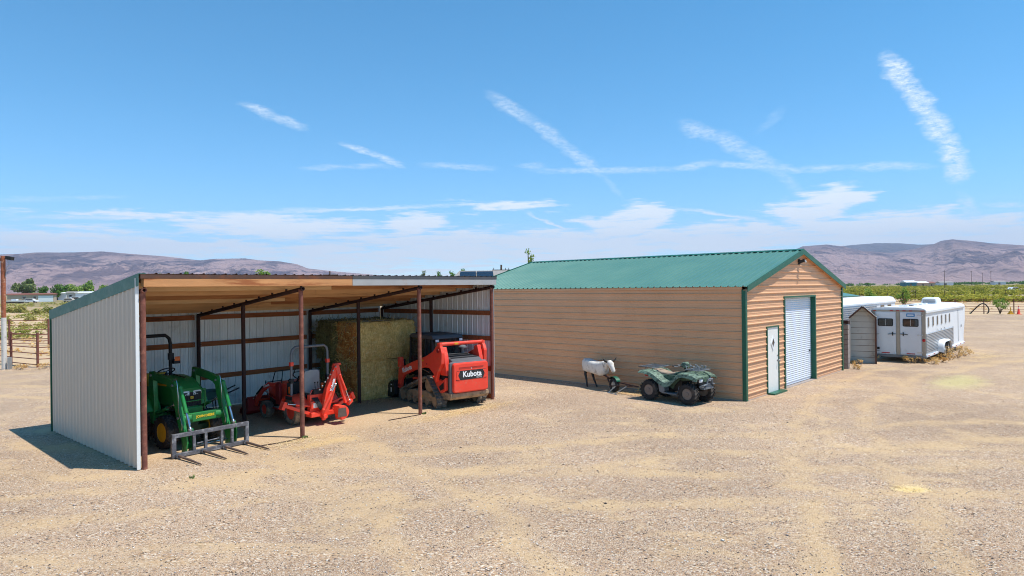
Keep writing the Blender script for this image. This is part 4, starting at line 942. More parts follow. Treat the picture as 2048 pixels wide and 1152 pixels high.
for s_ in (-1, 1):
    tr = node('track', tl, (0, s_*.70, 0)); lo = resample(round_loop(TC), .055); m_ = MB(); rings = []
    for pp, d in lo:
        nn = Vector((d.y, -d.x)); a = pp+nn*.0; b2 = pp+nn*.035; rings.append([(a.x, -.16, a.y), (b2.x, -.16, b2.y), (b2.x, .16, b2.y), (a.x, .16, a.y)])
    m_.loft(rings, closed=True)
    for i, (pp, d) in enumerate(lo):
        nn = Vector((d.y, -d.x))
        if i % 2 == 0:
            for y0, y1 in ((-.16, -.02), (.02, .16)):
                off = .015 if y0 > 0 else -.015; c_ = pp+nn*.035+d*off
                q = [(c_.x+d.x*e+nn.x*hh, yy, c_.y+d.y*e+nn.y*hh) for hh in (-.002, .032) for e, yy in ((-.022, y0), (.022, y0), (.022, y1), (-.022, y1))]; m_.hexa(q)
        c_ = pp-nn*.0; q = [(c_.x+d.x*e-nn.x*hh, yy, c_.y+d.y*e-nn.y*hh) for hh in (-.002, .045) for e, yy in ((-.014, -.035), (.014, -.035), (.014, .035), (-.014, .035))]; m_.hexa(q)
    m_.build('rubber_track', 'rubber_muddy', tr, smooth=30)
    m_ = MB().prism([(-.55, .17), (1.05, .17), (1.1, .28), (.9, .38), (.5, .44), (.25, .40), (-.1, .46), (-.35, .40), (-.55, .30)], -.11, .11, 'y'); m_.build('track_frame', 'mud', tr, bevel=.03)
    m_ = MB()
    for x, z, r in ((-.66, .19, .145), (1.2, .19, .145), (-.2, .14, .10), (.15, .14, .10), (.5, .14, .10), (.85, .14, .10)): m_.cyl((x, -.13, z), (x, .13, z), r, 18)
    m_.build('roller', 'mud', tr, smooth=40)
    m_ = MB().lathe([(.2, -.03), (.2, .03), (.1, .05), (0, .05)], (-.22, .03*s_, .62), 'y', 18); m_.lathe([(.2, -.03), (0, -.03)], (-.22, .03*s_, .62), 'y', 18); m_.build('sprocket', 'mud', tr, smooth=40)
    MB().box(.02, .1, s_*.112-.004, s_*.112+.004, .24, .30).build('decal', 'jd_yellow', tr)
# body
m_ = MB(); m_.prism([(-1.18, .40), (-1.05, .26), (1.15, .26), (1.25, .5), (.95, .95), (.1, 1.0), (-1.1, 1.0), (-1.22, .9)], -.50, .50, 'y'); m_.build('chassis', 'black_paint', tl, bevel=.02)
m_ = MB(); m_.prism([(-1.26, .36), (-1.20, .28), (-.55, .26), (-.55, .5), (-1.26, .46)], -.66, .66, 'y'); m_.build('belly_plate', 'mud', tl, bevel=.02, label='mud caked grey belly plate')
m_ = MB(); m_.prism([(y, z) for y, z in rrect(.645, .455, .07, 4, 0, .885)], -1.20, -1.10, 'x'); m_.build('tail_frame', 'rops_grey', tl, bevel=.02)
m_ = MB(); m_.prism([(y, z) for y, z in rrect(.60, .42, .08, 5, 0, .90)], -1.32, -1.20, 'x'); td = m_.build('tail_door', 'red_paint', tl, bevel=.035)
m_ = MB().prism([(-.53, .84), (.53, .84), (.5, 1.10), (-.5, 1.10)], -1.326, -1.318, 'x'); m_.build('name_panel', 'black_plastic', td)
for s_ in (-1, 1): MB().prism([(s_*.53, .86), (s_*.40, .84), (s_*.46, .97), (s_*.40, 1.09), (s_*.50, 1.09)], -1.332, -1.326, 'x').build('vent', 'red_paint', td)
text('lettering', 'Kubota', .22, 'lettering_white', td, (-1.331, -.02, .985), (R(90), 0, R(-90)), .003, bold=.006)
text('lettering', 'SVL 75-2', .05, 'lettering_white', td, (-1.331, -.26, .875), (R(90), 0, R(-90)), .002)
MB().box(-1.335, -1.318, -.42, .42, 1.185, 1.195).build('crease', 'red_dark', td)
text('emblem', 'K', .07, 'lettering_white', td, (-1.325, 0, 1.15), (R(90), 0, R(-90)), .002)
m_ = MB(); m_.prism([(-1.22, 1.30), (-1.02, 1.42), (-.25, 1.50), (-.25, 1.0), (-1.2, 1.0)], -.52, .52, 'y'); m_.build('engine_cover', 'dark_edge', tl, bevel=.04)
for k in range(3): MB().obox((-.95+k*.22, 0, 1.44+k*.028), (.09, .9, .012), (0, R(-6), 0)).build('cover_louvre', 'black_plastic', tl)
m_ = MB().cyl((-.45, -.3, 1.48), (-.45, -.3, 1.66), .06, 14); m_.lathe([(.0, 0), (.12, 0), (.12, .04), (.05, .08)], (-.45, -.3, 1.66), 'z', 14); m_.build('exhaust_stack', 'rops_grey', tl, smooth=40)
for s_ in (-1, 1):
    # rear towers, side steps
    m_ = MB().prism([(-1.06, .95), (-.72, .95), (-.62, 1.45), (-.70, 1.72), (-.86, 1.76), (-.95, 1.5)], s_*.60-.07, s_*.60+.07, 'y'); m_.build('tower', 'red_paint', tl, bevel=.02)
    m_ = MB().prism([(-1.15, .30), (-.70, .30), (-.70, .98), (-1.15, .98)], s_*.52, s_*.62, 'y'); m_.build('side_panel', 'black_paint', tl, bevel=.01)
    m_ = MB().prism([(-.52, .86), (-.36, .90), (-.60, .62), (-.80, .44), (-1.06, .55), (-1.06, .90), (-.88, .80)], s_*.63, s_*.72, 'y'); so = m_.build('side_step', 'red_paint', tl, bevel=.008)
    MB().prism([(-.98, .58), (-.80, .52), (-.72, .62), (-.98, .78)], s_*.722-.002, s_*.722+.002, 'y').build('step_opening', 'black_paint', so)
    if s_ > 0: text('lettering', 'SVL\n75-2', .075, 'lettering_white', so, (-.60, .724, .84), (R(90), R(8), R(180)), .002, bold=.002)
    # lift arm
    Y = s_*.74
    pr = [(-.93, 1.78), (-.72, 1.80), (-.52, 1.62), (-.1, 1.45), (.7, 1.22), (1.22, 1.05), (1.42, 1.02), (1.52, .95), (1.58, .36), (1.42, .34), (1.36, .62), (1.18, .78), (.6, .98), (0., 1.12), (-.3, 1.13), (-.55, .98), (-.66, .74), (-.78, 1.05), (-.98, 1.30), (-1.0, 1.6)]
    arm = MB().prism(pr, Y-.055, Y+.055, 'y').build('lift_arm', 'red_paint', tl, bevel=.015)
    text('lettering', 'Kubota', .20, 'lettering_white', arm, (.98, Y+s_*.058, .99), (R(90), R(-17) if s_ > 0 else R(17), R(180) if s_ > 0 else 0), .003, bold=.006)
    MB().box(.0, .08, Y+s_*.058-.003, Y+s_*.058+.003, 1.30, 1.345).build('decal', 'jd_yellow', arm)
    m_ = MB().cyl((-.84, Y-.09, 1.66), (-.84, Y+.09, 1.66), .06, 14); m_.cyl((-.2, Y-.07, 1.24), (-.2, Y+.07, 1.24), .02, 8); m_.cyl((1.48, Y-.08, .45), (1.48, Y+.08, .45), .04, 10); m_.build('pivot_pin', 'red_dark', arm, smooth=40)
    cylinder(tl, (-.75, s_*.60, .80), (.35, s_*.64, 1.05), .04, 'black_paint', .6)
    m_ = MB().bar((.9, s_*.62, .70), (.2, s_*.62, .78), .05, .07); m_.build('safety_stop', 'red_paint', tl, bevel=.008)
    m_ = MB().prism([(1.36, 1.0), (1.52, 1.0), (1.54, 1.30), (1.42, 1.32)], Y-.07, Y+.07, 'y'); m_.cyl((1.47, Y-.09, 1.22), (1.47, Y+.09, 1.22), .035, 10); m_.build('tilt_bracket', 'red_paint', tl, bevel=.01)
    cylinder(tl, (1.46, s_*.62, 1.2), (1.62, s_*.5, .42), .035, 'black_paint', .6)
m_ = MB().cyl((-.83, -.76, 1.84), (-.83, .76, 1.84), .052, 14); m_.box(-.90, -.76, -.79, -.70, 1.66, 1.88); m_.box(-.90, -.76, .70, .79, 1.66, 1.88); cbar = m_.build('rear_crossbar', 'red_paint', tl, smooth=40)
MB().box(-.89, -.885, .15, .28, 1.815, 1.865).build('decal', 'jd_yellow', cbar)
# cab
cab = node('cab', tl)
def cabpost(x0, z0, x1, z1, y): return MB().bar((x0, y, z0), (x1, y, z1), .07, .07)
m_ = MB(); m_.prism([(-.12, 1.95), (-.05, 2.04), (1.15, 2.06), (1.28, 1.98), (1.26, 1.94), (-.1, 1.92)], -.54, .54, 'y'); m_.build('roof', 'dark_edge', cab, bevel=.02)
for s_ in (-1, 1):
    for (x0, z0, x1, z1) in ((-.08, 1.0, -.02, 1.93), (.36, 1.0, .36, 1.93), (1.30, .75, 1.2, 1.95)): cabpost(x0, z0, x1, z1, s_*.51).build('post', 'black_paint', cab, bevel=.01)
    m_ = MB().prism([(-.08, 1.0), (1.30, .75), (1.27, 1.16), (-.06, 1.2)], s_*.51-.02, s_*.51+.02, 'y'); m_.build('side_wall', 'black_paint', cab, bevel=.006)
    so = MB().prism([(.40, 1.2), (1.24, 1.17), (1.2, 1.92), (.40, 1.92)], s_*.51-.006, s_*.51+.006, 'y').build('side_window', 'cab_glass', cab)
    m_ = MB()
    for q in range(8): m_.bar((.42+q*.1, s_*.535, 1.2), (.42+q*.1, s_*.535, 1.9), .008, .008)
    for q in range(8): m_.bar((.40, s_*.535, 1.24+q*.09), (1.2, s_*.535, 1.24+q*.09), .008, .008)
    m_.build('mesh_guard', 'black_paint', so)
    wl = MB().box(-.17, -.09, s_*.42-.07, s_*.42+.07, 1.84, 1.93).build('work_lamp', 'black_plastic', cab, bevel=.008); MB().box(-.176, -.17, s_*.42-.055, s_*.42+.055, 1.85, 1.92).build('lens', 'lens', wl)
MB().prism([(y, z) for y, z in rrect(.44, .36, .1, 4, 0, 1.55)], -.07, -.06, 'x').build('rear_window', 'cab_glass', cab)
m_ = MB().box(.2, .65, -.24, .24, .95, 1.08); m_.box(.16, .27, -.22, .22, 1.05, 1.65); m_.build('seat', 'black_plastic', cab, bevel=.04)
MB().prism([(1.26, .8), (1.30, .8), (1.20, 1.93), (1.17, 1.93)], -.46, .46, 'y').build('windscreen', 'cab_glass', cab)
# bucket
bk = MB(); bk.prism([(1.66, .55), (1.62, .15), (1.75, .04), (2.45, .0), (2.45, .025), (1.78, .07), (1.68, .16), (1.71, .55)], -.88, .88, 'y')
for s_ in (-1, 1): bk.prism([(1.67, .55), (1.63, .15), (1.76, .04), (2.43, .01), (2.38, .1), (2.0, .46), (1.85, .56)], s_*.87-.014, s_*.87+.014, 'y')
bk.box(1.62, 1.76, -.87, .87, .53, .58); bo = bk.build('bucket', 'black_paint', tl, bevel=.008)
MB().box(1.80, 1.87, .887, .891, .20, .34).build('label_plate', 'lettering_white', bo); MB().box(1.78, 1.86, .887, .891, .42, .45).build('label_plate', 'lettering_white', bo)

# ------------------------------------------------------------------ big square hay bales, two wide and two high
def haymat(name, c1, c2, c3):
    m = bpy.data.materials.new(name); m.use_nodes = True; n = NT(m.node_tree); b = m.node_tree.nodes['Principled BSDF']
    P = n.n('ShaderNodeTexCoord').outputs['Object']; w_ = n.noise(P, 3., 3, .5, 0, 1)
    v = n.mix(.10, P, w_, 'ADD')
    f = n.noise(n.mapv(v, (1, 1, .22), rot=(.15, .2, 0)), 34, 4, .8); g_ = n.noise(P, 4.5, 4, .6); hstem = n.noise(n.mapv(v, (.25, .25, 1), rot=(-.3, .1, .4)), 30, 3, .75)
    cc = n.mix(n.rng(f, .36, .64), c4(c1), c4(c2)); cc = n.mix(n.rng(hstem, .56, .70, 0., .6), cc, c4(c3)); cc = n.mix(n.rng(g_, .50, .75, 0., .55), cc, c4(c1))
    n.put(b.inputs['Base Color'], cc); b.inputs['Roughness'].default_value = .95; b.inputs['Specular IOR Level'].default_value = .1
    bp = n.n('ShaderNodeBump'); bp.inputs['Strength'].default_value = .7; bp.inputs['Distance'].default_value = .02; n.put(bp.inputs['Height'], n.m('ADD', f, hstem)); n.put(b.inputs['Normal'], bp.outputs[0]); MATS[name] = m
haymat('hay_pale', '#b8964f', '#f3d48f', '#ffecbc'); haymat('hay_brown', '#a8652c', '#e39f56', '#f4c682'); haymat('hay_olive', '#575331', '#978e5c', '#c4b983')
def bale(x0, y0, z0, L, Wd, H, seed, label, m_long, m_end):
    p = sw(x0, y0, z0); o_ = thing('hay_bale', label, 'hay bale', p, SA, 'big square hay bales stacked in the shed')
    nx, ny, nz = 64, 30, 34
    def pt(x, y, z):
        q = Vector((x, y, z)); d = .06*noise.fractal(q*2.2+Vector((seed, 0, 0)), 1., 2., 4); r_ = .12; d += .022*noise.fractal(q*11+Vector((seed, 3, 0)), 1., 2., 3)
        c = Vector((min(max(x, r_), L-r_), min(max(y, r_), Wd-r_), min(max(z, r_*.6), H-r_*.6))); e = q-c
        if e.length > r_: e = e*(r_/e.length)
        nn = e.normalized() if e.length > 1e-6 else Vector((0, 0, 0)); bul = .055*math.sin(math.pi*z/H)
        return c+e+nn*(d+bul)
    mbs = {'end': MB(), 'end2': MB(), 'long': MB()}
    def grid(f, a, b_, key):
        vs_ = [f(i/a, j/b_) for j in range(b_+1) for i in range(a+1)]; mbs[key].add(vs_, [(j*(a+1)+i, j*(a+1)+i+1, (j+1)*(a+1)+i+1, (j+1)*(a+1)+i) for j in range(b_) for i in range(a)])
    grid(lambda u, v: pt(u*L, 0, v*H), nx, nz, 'long'); grid(lambda u, v: pt((1-u)*L, Wd, v*H), nx, nz, 'long'); grid(lambda u, v: pt(u*L, v*Wd, H), nx, ny, 'long'); grid(lambda u, v: pt(u*L, (1-v)*Wd, 0), nx, ny, 'long')
    grid(lambda u, v: pt(0, (1-u)*Wd, v*H), ny, nz, 'end'); grid(lambda u, v: pt(L, u*Wd, v*H), ny, nz, 'end2')
    mbs['long'].build('packed_hay', m_long, o_, smooth=80, recalc=False); mbs['end'].build('cut_end', m_end, o_, smooth=80, recalc=False); mbs['end2'].build('cut_end', m_end, o_, smooth=80, recalc=False)
    tw = MB()
    for q in range(5):
        yy = Wd*(q+.5)/5; tw.tube([(x, yy, z) for x, z in ((-.03, .06), (-.035, H*.5), (-.02, H-.05), (.06, H+.012), (L*.5, H+.02), (L-.06, H+.012), (L+.02, H-.05), (L+.035, H*.5), (L+.03, .06))], .006, 4)
    tw.build('baling_twine', 'seat_tan', o_)
    # loose stems standing off the faces
    N_ = 2600; st_ = rng.random((N_, 3))*np.array([L, Wd, H]); side = rng.choice(3, N_, p=[.5, .42, .08]); st_[side == 0, 1] = -.015; st_[side == 1, 0] = -.015; st_[side == 2, 2] = H+.01
    d = rng.normal(size=(N_, 3))*np.array([.07, .07, .08]); w2 = rng.normal(size=(N_, 3))*.008
    v = np.stack([st_, st_+w2, st_+d+w2, st_+d], 1).reshape(-1, 3); so = link('loose_stems', raw_mesh('loose_stems', m_long, v, np.arange(N_*4).reshape(-1, 4)), o_); so['kind'] = 'stuff'
    return o_
bale(7.10, 2.98, .0, 2.3, 1.0, 1.20, 1., 'pale brown-ended bottom hay bale directly behind the track loader bucket', 'hay_pale', 'hay_brown')
bale(7.08, 2.95, 1.22, 2.34, 1.02, 1.20, 5., 'orange-ended top hay bale at the front of the stack', 'hay_pale', 'hay_brown')
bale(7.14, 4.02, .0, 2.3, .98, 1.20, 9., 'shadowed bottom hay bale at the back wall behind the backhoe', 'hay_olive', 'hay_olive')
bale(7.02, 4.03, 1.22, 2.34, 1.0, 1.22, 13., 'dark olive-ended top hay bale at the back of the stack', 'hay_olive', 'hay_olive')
# ------------------------------------------------------------------ camouflaged quad bike by the barn wall
atv = thing('quad_bike', 'camouflage green quad bike with racks parked along the tan barn wall', 'quad bike', bw(-1.12, 1.62), R(-47.6))
for s_ in (-1, 1):
    wheel(atv, (-.66, s_*.42, .315), .315, .27, .155, 'rubber', 'rim_dusty', 18, True, s_, .028, .55); wheel(atv, (.66, s_*.43, .315), .315, .23, .155, 'rubber', 'rim_dusty', 18, True, s_, .028, .55)
m_ = MB().box(-.5, .55, -.16, .16, .30, .52); m_.box(-.2, .3, -.2, .2, .34, .66); m_.cyl((-.66, -.36, .315), (-.66, .36, .315), .05, 10); m_.box(-.75, -.5, -.1, .1, .26, .42)
for s_ in (-1, 1):
    m_.tube([(.5, s_*.12, .36), (.66, s_*.34, .32)], .02, 6); m_.tube([(.75, s_*.12, .38), (.66, s_*.34, .32)], .02, 6); m_.tube([(.62, s_*.26, .36), (.6, s_*.18, .72)], .035, 8)
m_.build('engine', 'black_paint', atv, bevel=.01)
def secloft(name, secs, m, parent=atv, smooth=40):    # secs: x, halfwidth, zlow, ztop, corner radius
    mb = MB(); mb.loft([[(x, y, z) for y, z in rrect(hw, (z1-z0)/2, min(r, (z1-z0)/2*.95, hw*.95), 4, 0, (z0+z1)/2)] for x, hw, z0, z1, r in secs]); return mb.build(name, m, parent, smooth=smooth)
# front cowl and hood
hd = secloft('hood', [(.12, .13, .62, .84, .05), (.30, .22, .62, .88, .06), (.50, .30, .66, .92, .07), (.72, .30, .68, .90, .07), (.90, .24, .66, .84, .06), (.98, .16, .66, .80, .05)], 'camo')
secloft('tank_cover', [(.28, .17, .60, .90, .05), (.10, .15, .60, .88, .06), (-.08, .13, .58, .84, .06)], 'camo')
secloft('seat', [(.10, .10, .74, .88, .05), (-.02, .14, .72, .86, .05), (-.2, .17, .72, .82, .05), (-.42, .19, .72, .85, .05), (-.62, .19, .74, .90, .05), (-.74, .15, .78, .90, .04)], 'seat_tan')
secloft('tail', [(-.15, .20, .60, .74, .05), (-.45, .24, .62, .78, .05), (-.8, .28, .70, .86, .05), (-.98, .26, .74, .86, .04)], 'camo')
for s_ in (-1, 1):
    TOP = [(-1.04, .84), (-.86, .885), (-.62, .86), (-.42, .76), (-.20, .63), (-.05, .585), (.10, .64), (.24, .78), (.38, .885), (.60, .90), (.82, .87), (1.0, .80)]
    BOT = [(-1.04, .79), (-.86, .80), (-.66, .755), (-.45, .63), (-.22, .49), (-.06, .445), (.10, .50), (.24, .64), (.40, .765), (.60, .79), (.82, .755), (1.0, .70)]
    f = MB(); f.loft([[(x, s_*.20, zt+.02), (x, s_*.44, zt+.015), (x, s_*.52, zt-.02), (x2, s_*.55, zb), (x2, s_*.53, zb), (x, s_*.50, zt-.045), (x, s_*.20, zt-.02)] for (x, zt), (x2, zb) in zip(TOP[:6], BOT[:6])]); f.build('rear_fender', 'camo_pale', atv, smooth=35)
    f = MB(); f.loft([[(x, s_*.20, zt+.02), (x, s_*.44, zt+.015), (x, s_*.52, zt-.02), (x2, s_*.55, zb), (x2, s_*.53, zb), (x, s_*.50, zt-.045), (x, s_*.20, zt-.02)] for (x, zt), (x2, zb) in zip(TOP[5:], BOT[5:])]); f.build('front_fender', 'camo_pale', atv, smooth=35)
    m_ = MB().prism([(.30, .78), (-.30, .78), (-.16, .46), (.0, .36), (.10, .52), (.24, .66)], s_*.20, s_*.235, 'y'); m_.build('side_cover', 'camo', atv, bevel=.008)
    m_ = MB().prism([(-.34, .60), (-.18, .60), (-.10, .34), (-.18, .26), (-.30, .30)], s_*.26, s_*.50, 'y'); m_.build('leg_guard', 'atv_grey', atv, bevel=.015)
    m_ = MB().box(-.22, .28, s_*.36-.13, s_*.36+.13, .255, .29); m_.tube([(-.24, s_*.48, .3), (.1, s_*.5, .26), (.3, s_*.46, .28), (.34, s_*.4, .5)], .018, 6); m_.build('foot_rest', 'atv_grey', atv, bevel=.008)
    hl = MB().ball((.93, s_*.23, .70), (.06, .09, .07), 12, 8).build('headlight', 'lens', atv, smooth=60)
    MB().ring((.90, s_*.23, .70), .095, .075, .03, 'x', 16).build('bezel', 'black_plastic', hl, smooth=40)
m_ = MB().prism([(-.30, .50), (.30, .50), (.26, .80), (-.26, .80)], .90, .97, 'x'); m_.build('nose', 'black_plastic', atv, bevel=.03)
m_ = MB(); m_.tube([(.95, -.30, .52), (1.06, -.28, .58), (1.08, -.14, .60), (1.10, -.12, .74), (1.10, .12, .74), (1.08, .14, .60), (1.06, .28, .58), (.95, .30, .52)], .026, 8); m_.box(1.0, 1.05, -.12, .12, .50, .60); m_.box(.94, 1.06, -.25, .25, .46, .52)
m_.build('bumper', 'atv_grey', atv, smooth=45)
m_ = MB(); m_.tube([(.34, 0, .86), (.28, 0, 1.02)], .04, 8); m_.tube([(.12, -.36, 1.08), (.22, -.26, 1.09), (.28, -.08, 1.03), (.28, .08, 1.03), (.22, .26, 1.09), (.12, .36, 1.08)], .014, 8); hb = m_.build('handlebar', 'black_paint', atv, smooth=50)
for s_ in (-1, 1):
    MB().tube([(.10, s_*.385, 1.078), (.17, s_*.30, 1.085)], .02, 8).build('grip', 'black_plastic', hb, smooth=50); m_ = MB().tube([(.24, s_*.27, 1.08), (.25, s_*.35, 1.07), (.18, s_*.42, 1.07)], .008, 6); m_.box(.18, .25, s_*.24-.03, s_*.24+.03, 1.06, 1.11); m_.build('brake_lever', 'galvanised', hb)
m_ = MB(); m_.loft([[(x, y, z) for y, z in rrect(hw, h2, .03, 3, 0, zc)] for x, hw, h2, zc in ((.18, .07, .04, 1.07), (.26, .11, .08, 1.09), (.34, .10, .09, 1.09), (.40, .05, .05, 1.07))]); m_.build('instrument_pod', 'camo_pale', atv, smooth=40)
def rack(x0, x1, z, hw, n_, m, nm):
    mb = MB(); mb.tube([(x0, -hw, z), (x1, -hw*.9, z), (x1, hw*.9, z), (x0, hw, z)], .013, 6, closed=True)
    for q in range(n_): y = -hw*.8+1.6*hw*q/(n_-1); mb.tube([(x0, y, z), (x1, y*.95, z)], .011, 6)
    for x in (x0*.7+x1*.3, x0*.3+x1*.7):
        for s_ in (-1, 1): mb.tube([(x, s_*hw*.7, z), (x, s_*hw*.6, z-.12)], .011, 6)
    return mb.build(nm, m, atv, smooth=50)
rack(-1.12, -.52, .97, .40, 5, 'atv_grey', 'rear_rack'); fr_ = rack(.46, .92, .985, .34, 5, 'atv_grey', 'front_rack')
for q, (x, y) in enumerate(((.5, -.28), (.5, -.05), (.52, .2), (.72, -.25), (.74, -.05), (.75, .15), (.88, -.2), (.9, .1))):
    m_ = MB().tube([(x, y, .985), (x+.01, y, 1.07), (x-.02, y+.01, 1.10), (x-.05, y+.02, 1.09)], .011, 6); m_.ball((x+.03, y, 1.09), .016, 8, 5); m_.build('rack_clip', 'galvanised', fr_, smooth=50)
m_ = MB().box(-1.02, -.9, -.2, .2, .66, .73); m_.build('tail_lamp', 'red_lamp', atv, bevel=.01)
MB().box(-1.02, -.7, -.03, .03, .33, .39).build('hitch', 'black_paint', atv)

# ------------------------------------------------------------------ roping dummy on its wheeled sled
rd = thing('roping_dummy', 'white fibreglass steer dummy on a one-wheeled tow sled by the barn wall', 'steer dummy', bw(-.47, 5.25), BA+R(-110))
m_ = MB(); secs = [(-.31, .155, .55, .93), (-.29, .185, .515, .955), (-.15, .20, .495, .955), (.10, .20, .48, .92), (.40, .20, .47, .90), (.66, .19, .44, .92), (.82, .155, .50, .97), (.90, .12, .58, .97)]
def oval(x, hw, z0, z1, nn=20, pw=.58): return [(x, hw*math.copysign(abs(math.cos(a))**pw, math.cos(a)), (z0+z1)/2+(z1-z0)/2*math.copysign(abs(math.sin(a))**pw, math.sin(a))) for a in [2*math.pi*q/nn for q in range(nn)]]
m_.loft([oval(*s_) for s_ in secs]); m_.build('body', 'fiberglass', rd, smooth=60)
def ovt(c, ax, hw, hh, nn=14):
    ax = Vector(ax).normalized(); sd = Vector((0, 1, 0)); up = ax.cross(sd)*-1; return [Vector(c)+sd*hw*math.cos(a)+up*hh*math.sin(a) for a in [2*math.pi*q/nn for q in range(nn)]]
m_ = MB(); m_.loft([ovt((.84, 0, .80), (1, 0, .2), .12, .16), ovt((.98, 0, .86), (1, 0, .2), .09, .12), ovt((1.06, 0, .92), (.8, 0, -.5), .10, .11), ovt((1.15, 0, .88), (.6, 0, -.8), .105, .115), ovt((1.22, 0, .78), (.5, 0, -.85), .075, .085), ovt((1.29, 0, .68), (.5, 0, -.85), .07, .075), ovt((1.315, 0, .635), (.5, 0, -.85), .045, .05)]); hd_ = m_.build('head', 'fiberglass', rd, smooth=60)
for s_ in (-1, 1):
    MB().tube([(1.05, s_*.07, .95), (1.06, s_*.16, .98), (1.08, s_*.24, 1.03), (1.09, s_*.27, 1.08)], [.036, .032, .024, .010], 8).build('horn', 'black_plastic', rd, smooth=60)
    MB().ball((1.17, s_*.075, .83), .013, 8, 5).build('eye', 'black_plastic', hd_)
    x0 = -.10 if s_ < 0 else -.02
    MB().tube([(x0-.06, s_*.11, .56), (x0-.08, s_*.12, .42), (x0+.0, s_*.13, .24), (x0+.06+.05*(s_+1), s_*.14, -.005)], [.055, .045, .034, .024], 10).build('leg', 'black_plastic', rd, smooth=60)
m_ = MB(); m_.bar((.7, 0, .50), (1.2, 0, .40), .05, .05); m_.bar((1.15, -.13, .42), (1.35, -.13, .18), .035, .035); m_.bar((1.15, .13, .42), (1.35, .13, .18), .035, .035); m_.bar((1.15, -.15, .42), (1.15, .15, .42), .04, .04)
m_.bar((1.3, .0, .34), (2.45, .10, .30), .04, .04); m_.bar((1.3, -.14, .20), (2.2, .08, .29), .03, .03); m_.cyl((1.34, -.16, .19), (1.34, .16, .19), .016, 8); m_.build('sled_frame', 'pipe_dark', rd)
m_ = MB(); m_.bar((1.55, -.12, .22), (1.42, -.30, .01), .025, .025); m_.bar((2.0, -.02, .26), (1.75, -.30, .01), .025, .025); m_.tube([(1.4, -.32, .012), (1.9, -.30, .012)], .012, 6); m_.build('prop_stand', 'galvanised', rd)
wheel(rd, (1.34, 0, .225), .225, .12, .11, 'rubber', 'galvanised', 18, False, -1, .006)
m_ = MB(); A_ = [(1.34+.27*math.cos(a), .225+.27*math.sin(a)) for a in [R(30+q*14) for q in range(9)]]
m_.loft([[(x, -.075, z), (x, -.075, z+.01), (x, .075, z+.01), (x, .075, z)] for x, z in A_]); m_.build('mudguard', 'trim_green', rd, smooth=40)
# ------------------------------------------------------------------ white horse trailer
TH = R(46.8)
TR0 = Vector((17.62, 27.93, 0))          # rear right corner on the ground
ht = thing('horse_trailer', 'long white horse trailer with six side windows and two rear doors', 'trailer', TR0, TH)
LT, WT, Z0, Z1, ZR = 8.9, 2.08, .30, 2.17, 2.38      # x forward, y to the left
def trailer_shell(t, L, Wd, z0, z1, zr, m, roofm, nm='body'):
    m_ = MB().box(0.03, L, .012, Wd-.012, z0, z1); m_.build(nm, m, t)
    rings = []
    prof_ = [(-.03, z1-.02), (-.03, z1+.06), (.02, z1+.13), (.12, zr-.04), (.35, zr), (Wd-.35, zr), (Wd-.12, zr-.04), (Wd-.02, z1+.13), (Wd+.03, z1+.06), (Wd+.03, z1-.02)]
    m2 = MB().prism(prof_, 0., L+.02, 'x'); return m2.build('roof', roofm, t, smooth=30)
roof_ = trailer_shell(ht, LT, WT, Z0, Z1, ZR, 'white_paint', 'white_paint')
MB().box(0, LT, -.032, -.012, Z1-.05, Z1-.02).build('roof_rail', 'alum', ht)
for q in range(5): MB().obox((1.5+q*.95, WT/2+.1, ZR+.03), (.32, .36, .05), (0, 0, 0)).build('roof_vent', 'white_paint' if q != 1 else 'rops_grey', roof_, bevel=.02)
ac = MB(); ac.loft([[(x, WT/2+y, z) for x, y in rrect(hx, hy, .12, 4, 6.7, 0)] for z, hx, hy in ((ZR-.01, .52, .36), (ZR+.1, .52, .36), (ZR+.26, .47, .33), (ZR+.31, .40, .26))]); aco = ac.build('air_conditioner', 'white_paint', roof_, smooth=40)
# aluminium slats of the air conditioner grille
for q in range(5): MB().box(6.165, 6.185, WT/2-.28, WT/2+.28, ZR+.05+q*.04, ZR+.068+q*.04).build('grille_slat', 'rops_grey', aco)
# side: windows, ribbed lower skin, fender, wheels
for q in range(6):
    x = .55+q*.92; wf = MB().prism(rrect(.135, .22, .05, 4, x, 1.74), -.006, .013, 'y').build('side_window', 'alum', ht)
    MB().prism(rrect(.105, .185, .04, 4, x, 1.74), -.012, -.007, 'y').build('pane', 'dark_glass', wf); MB().box(x-.008, x+.008, -.016, -.0125, 1.56, 1.92).build('mullion', 'trailer_beige', wf)
for q in range(3): MB().tube([(2.3+q*.75, -.01, 1.36), (2.3+q*.75, -.03, 1.33), (2.36+q*.75, -.03, 1.28), (2.42+q*.75, -.01, 1.33)], .012, 6).build('tie_ring', 'galvanised', ht)
rib = MB().prism([(-.028, 0), (-.028, .03), (.0115, .05), (.0115, -.012)], .05, 5.95, 'x').mesh('skin_rib'); rib.materials.append(MATS['alum'])
for q in range(13): o = link('skin_rib', rib, ht); o.location = (0, 0, .42+q*.066)
MB().box(5.96, 5.99, -.02, .011, .38, 1.28).build('skin_trim', 'alum', ht)
MB().box(.0, LT, -.05, .011, Z0-.04, Z0+.05).build('lower_rail', 'white_paint', ht)
for q in range(17): MB().box(.2+q*.52, .42+q*.52, -.053, -.0505, Z0-.02, Z0+.03).build('reflective_tape', 'red_lamp' if q % 2 == 0 else 'lettering_white', ht)
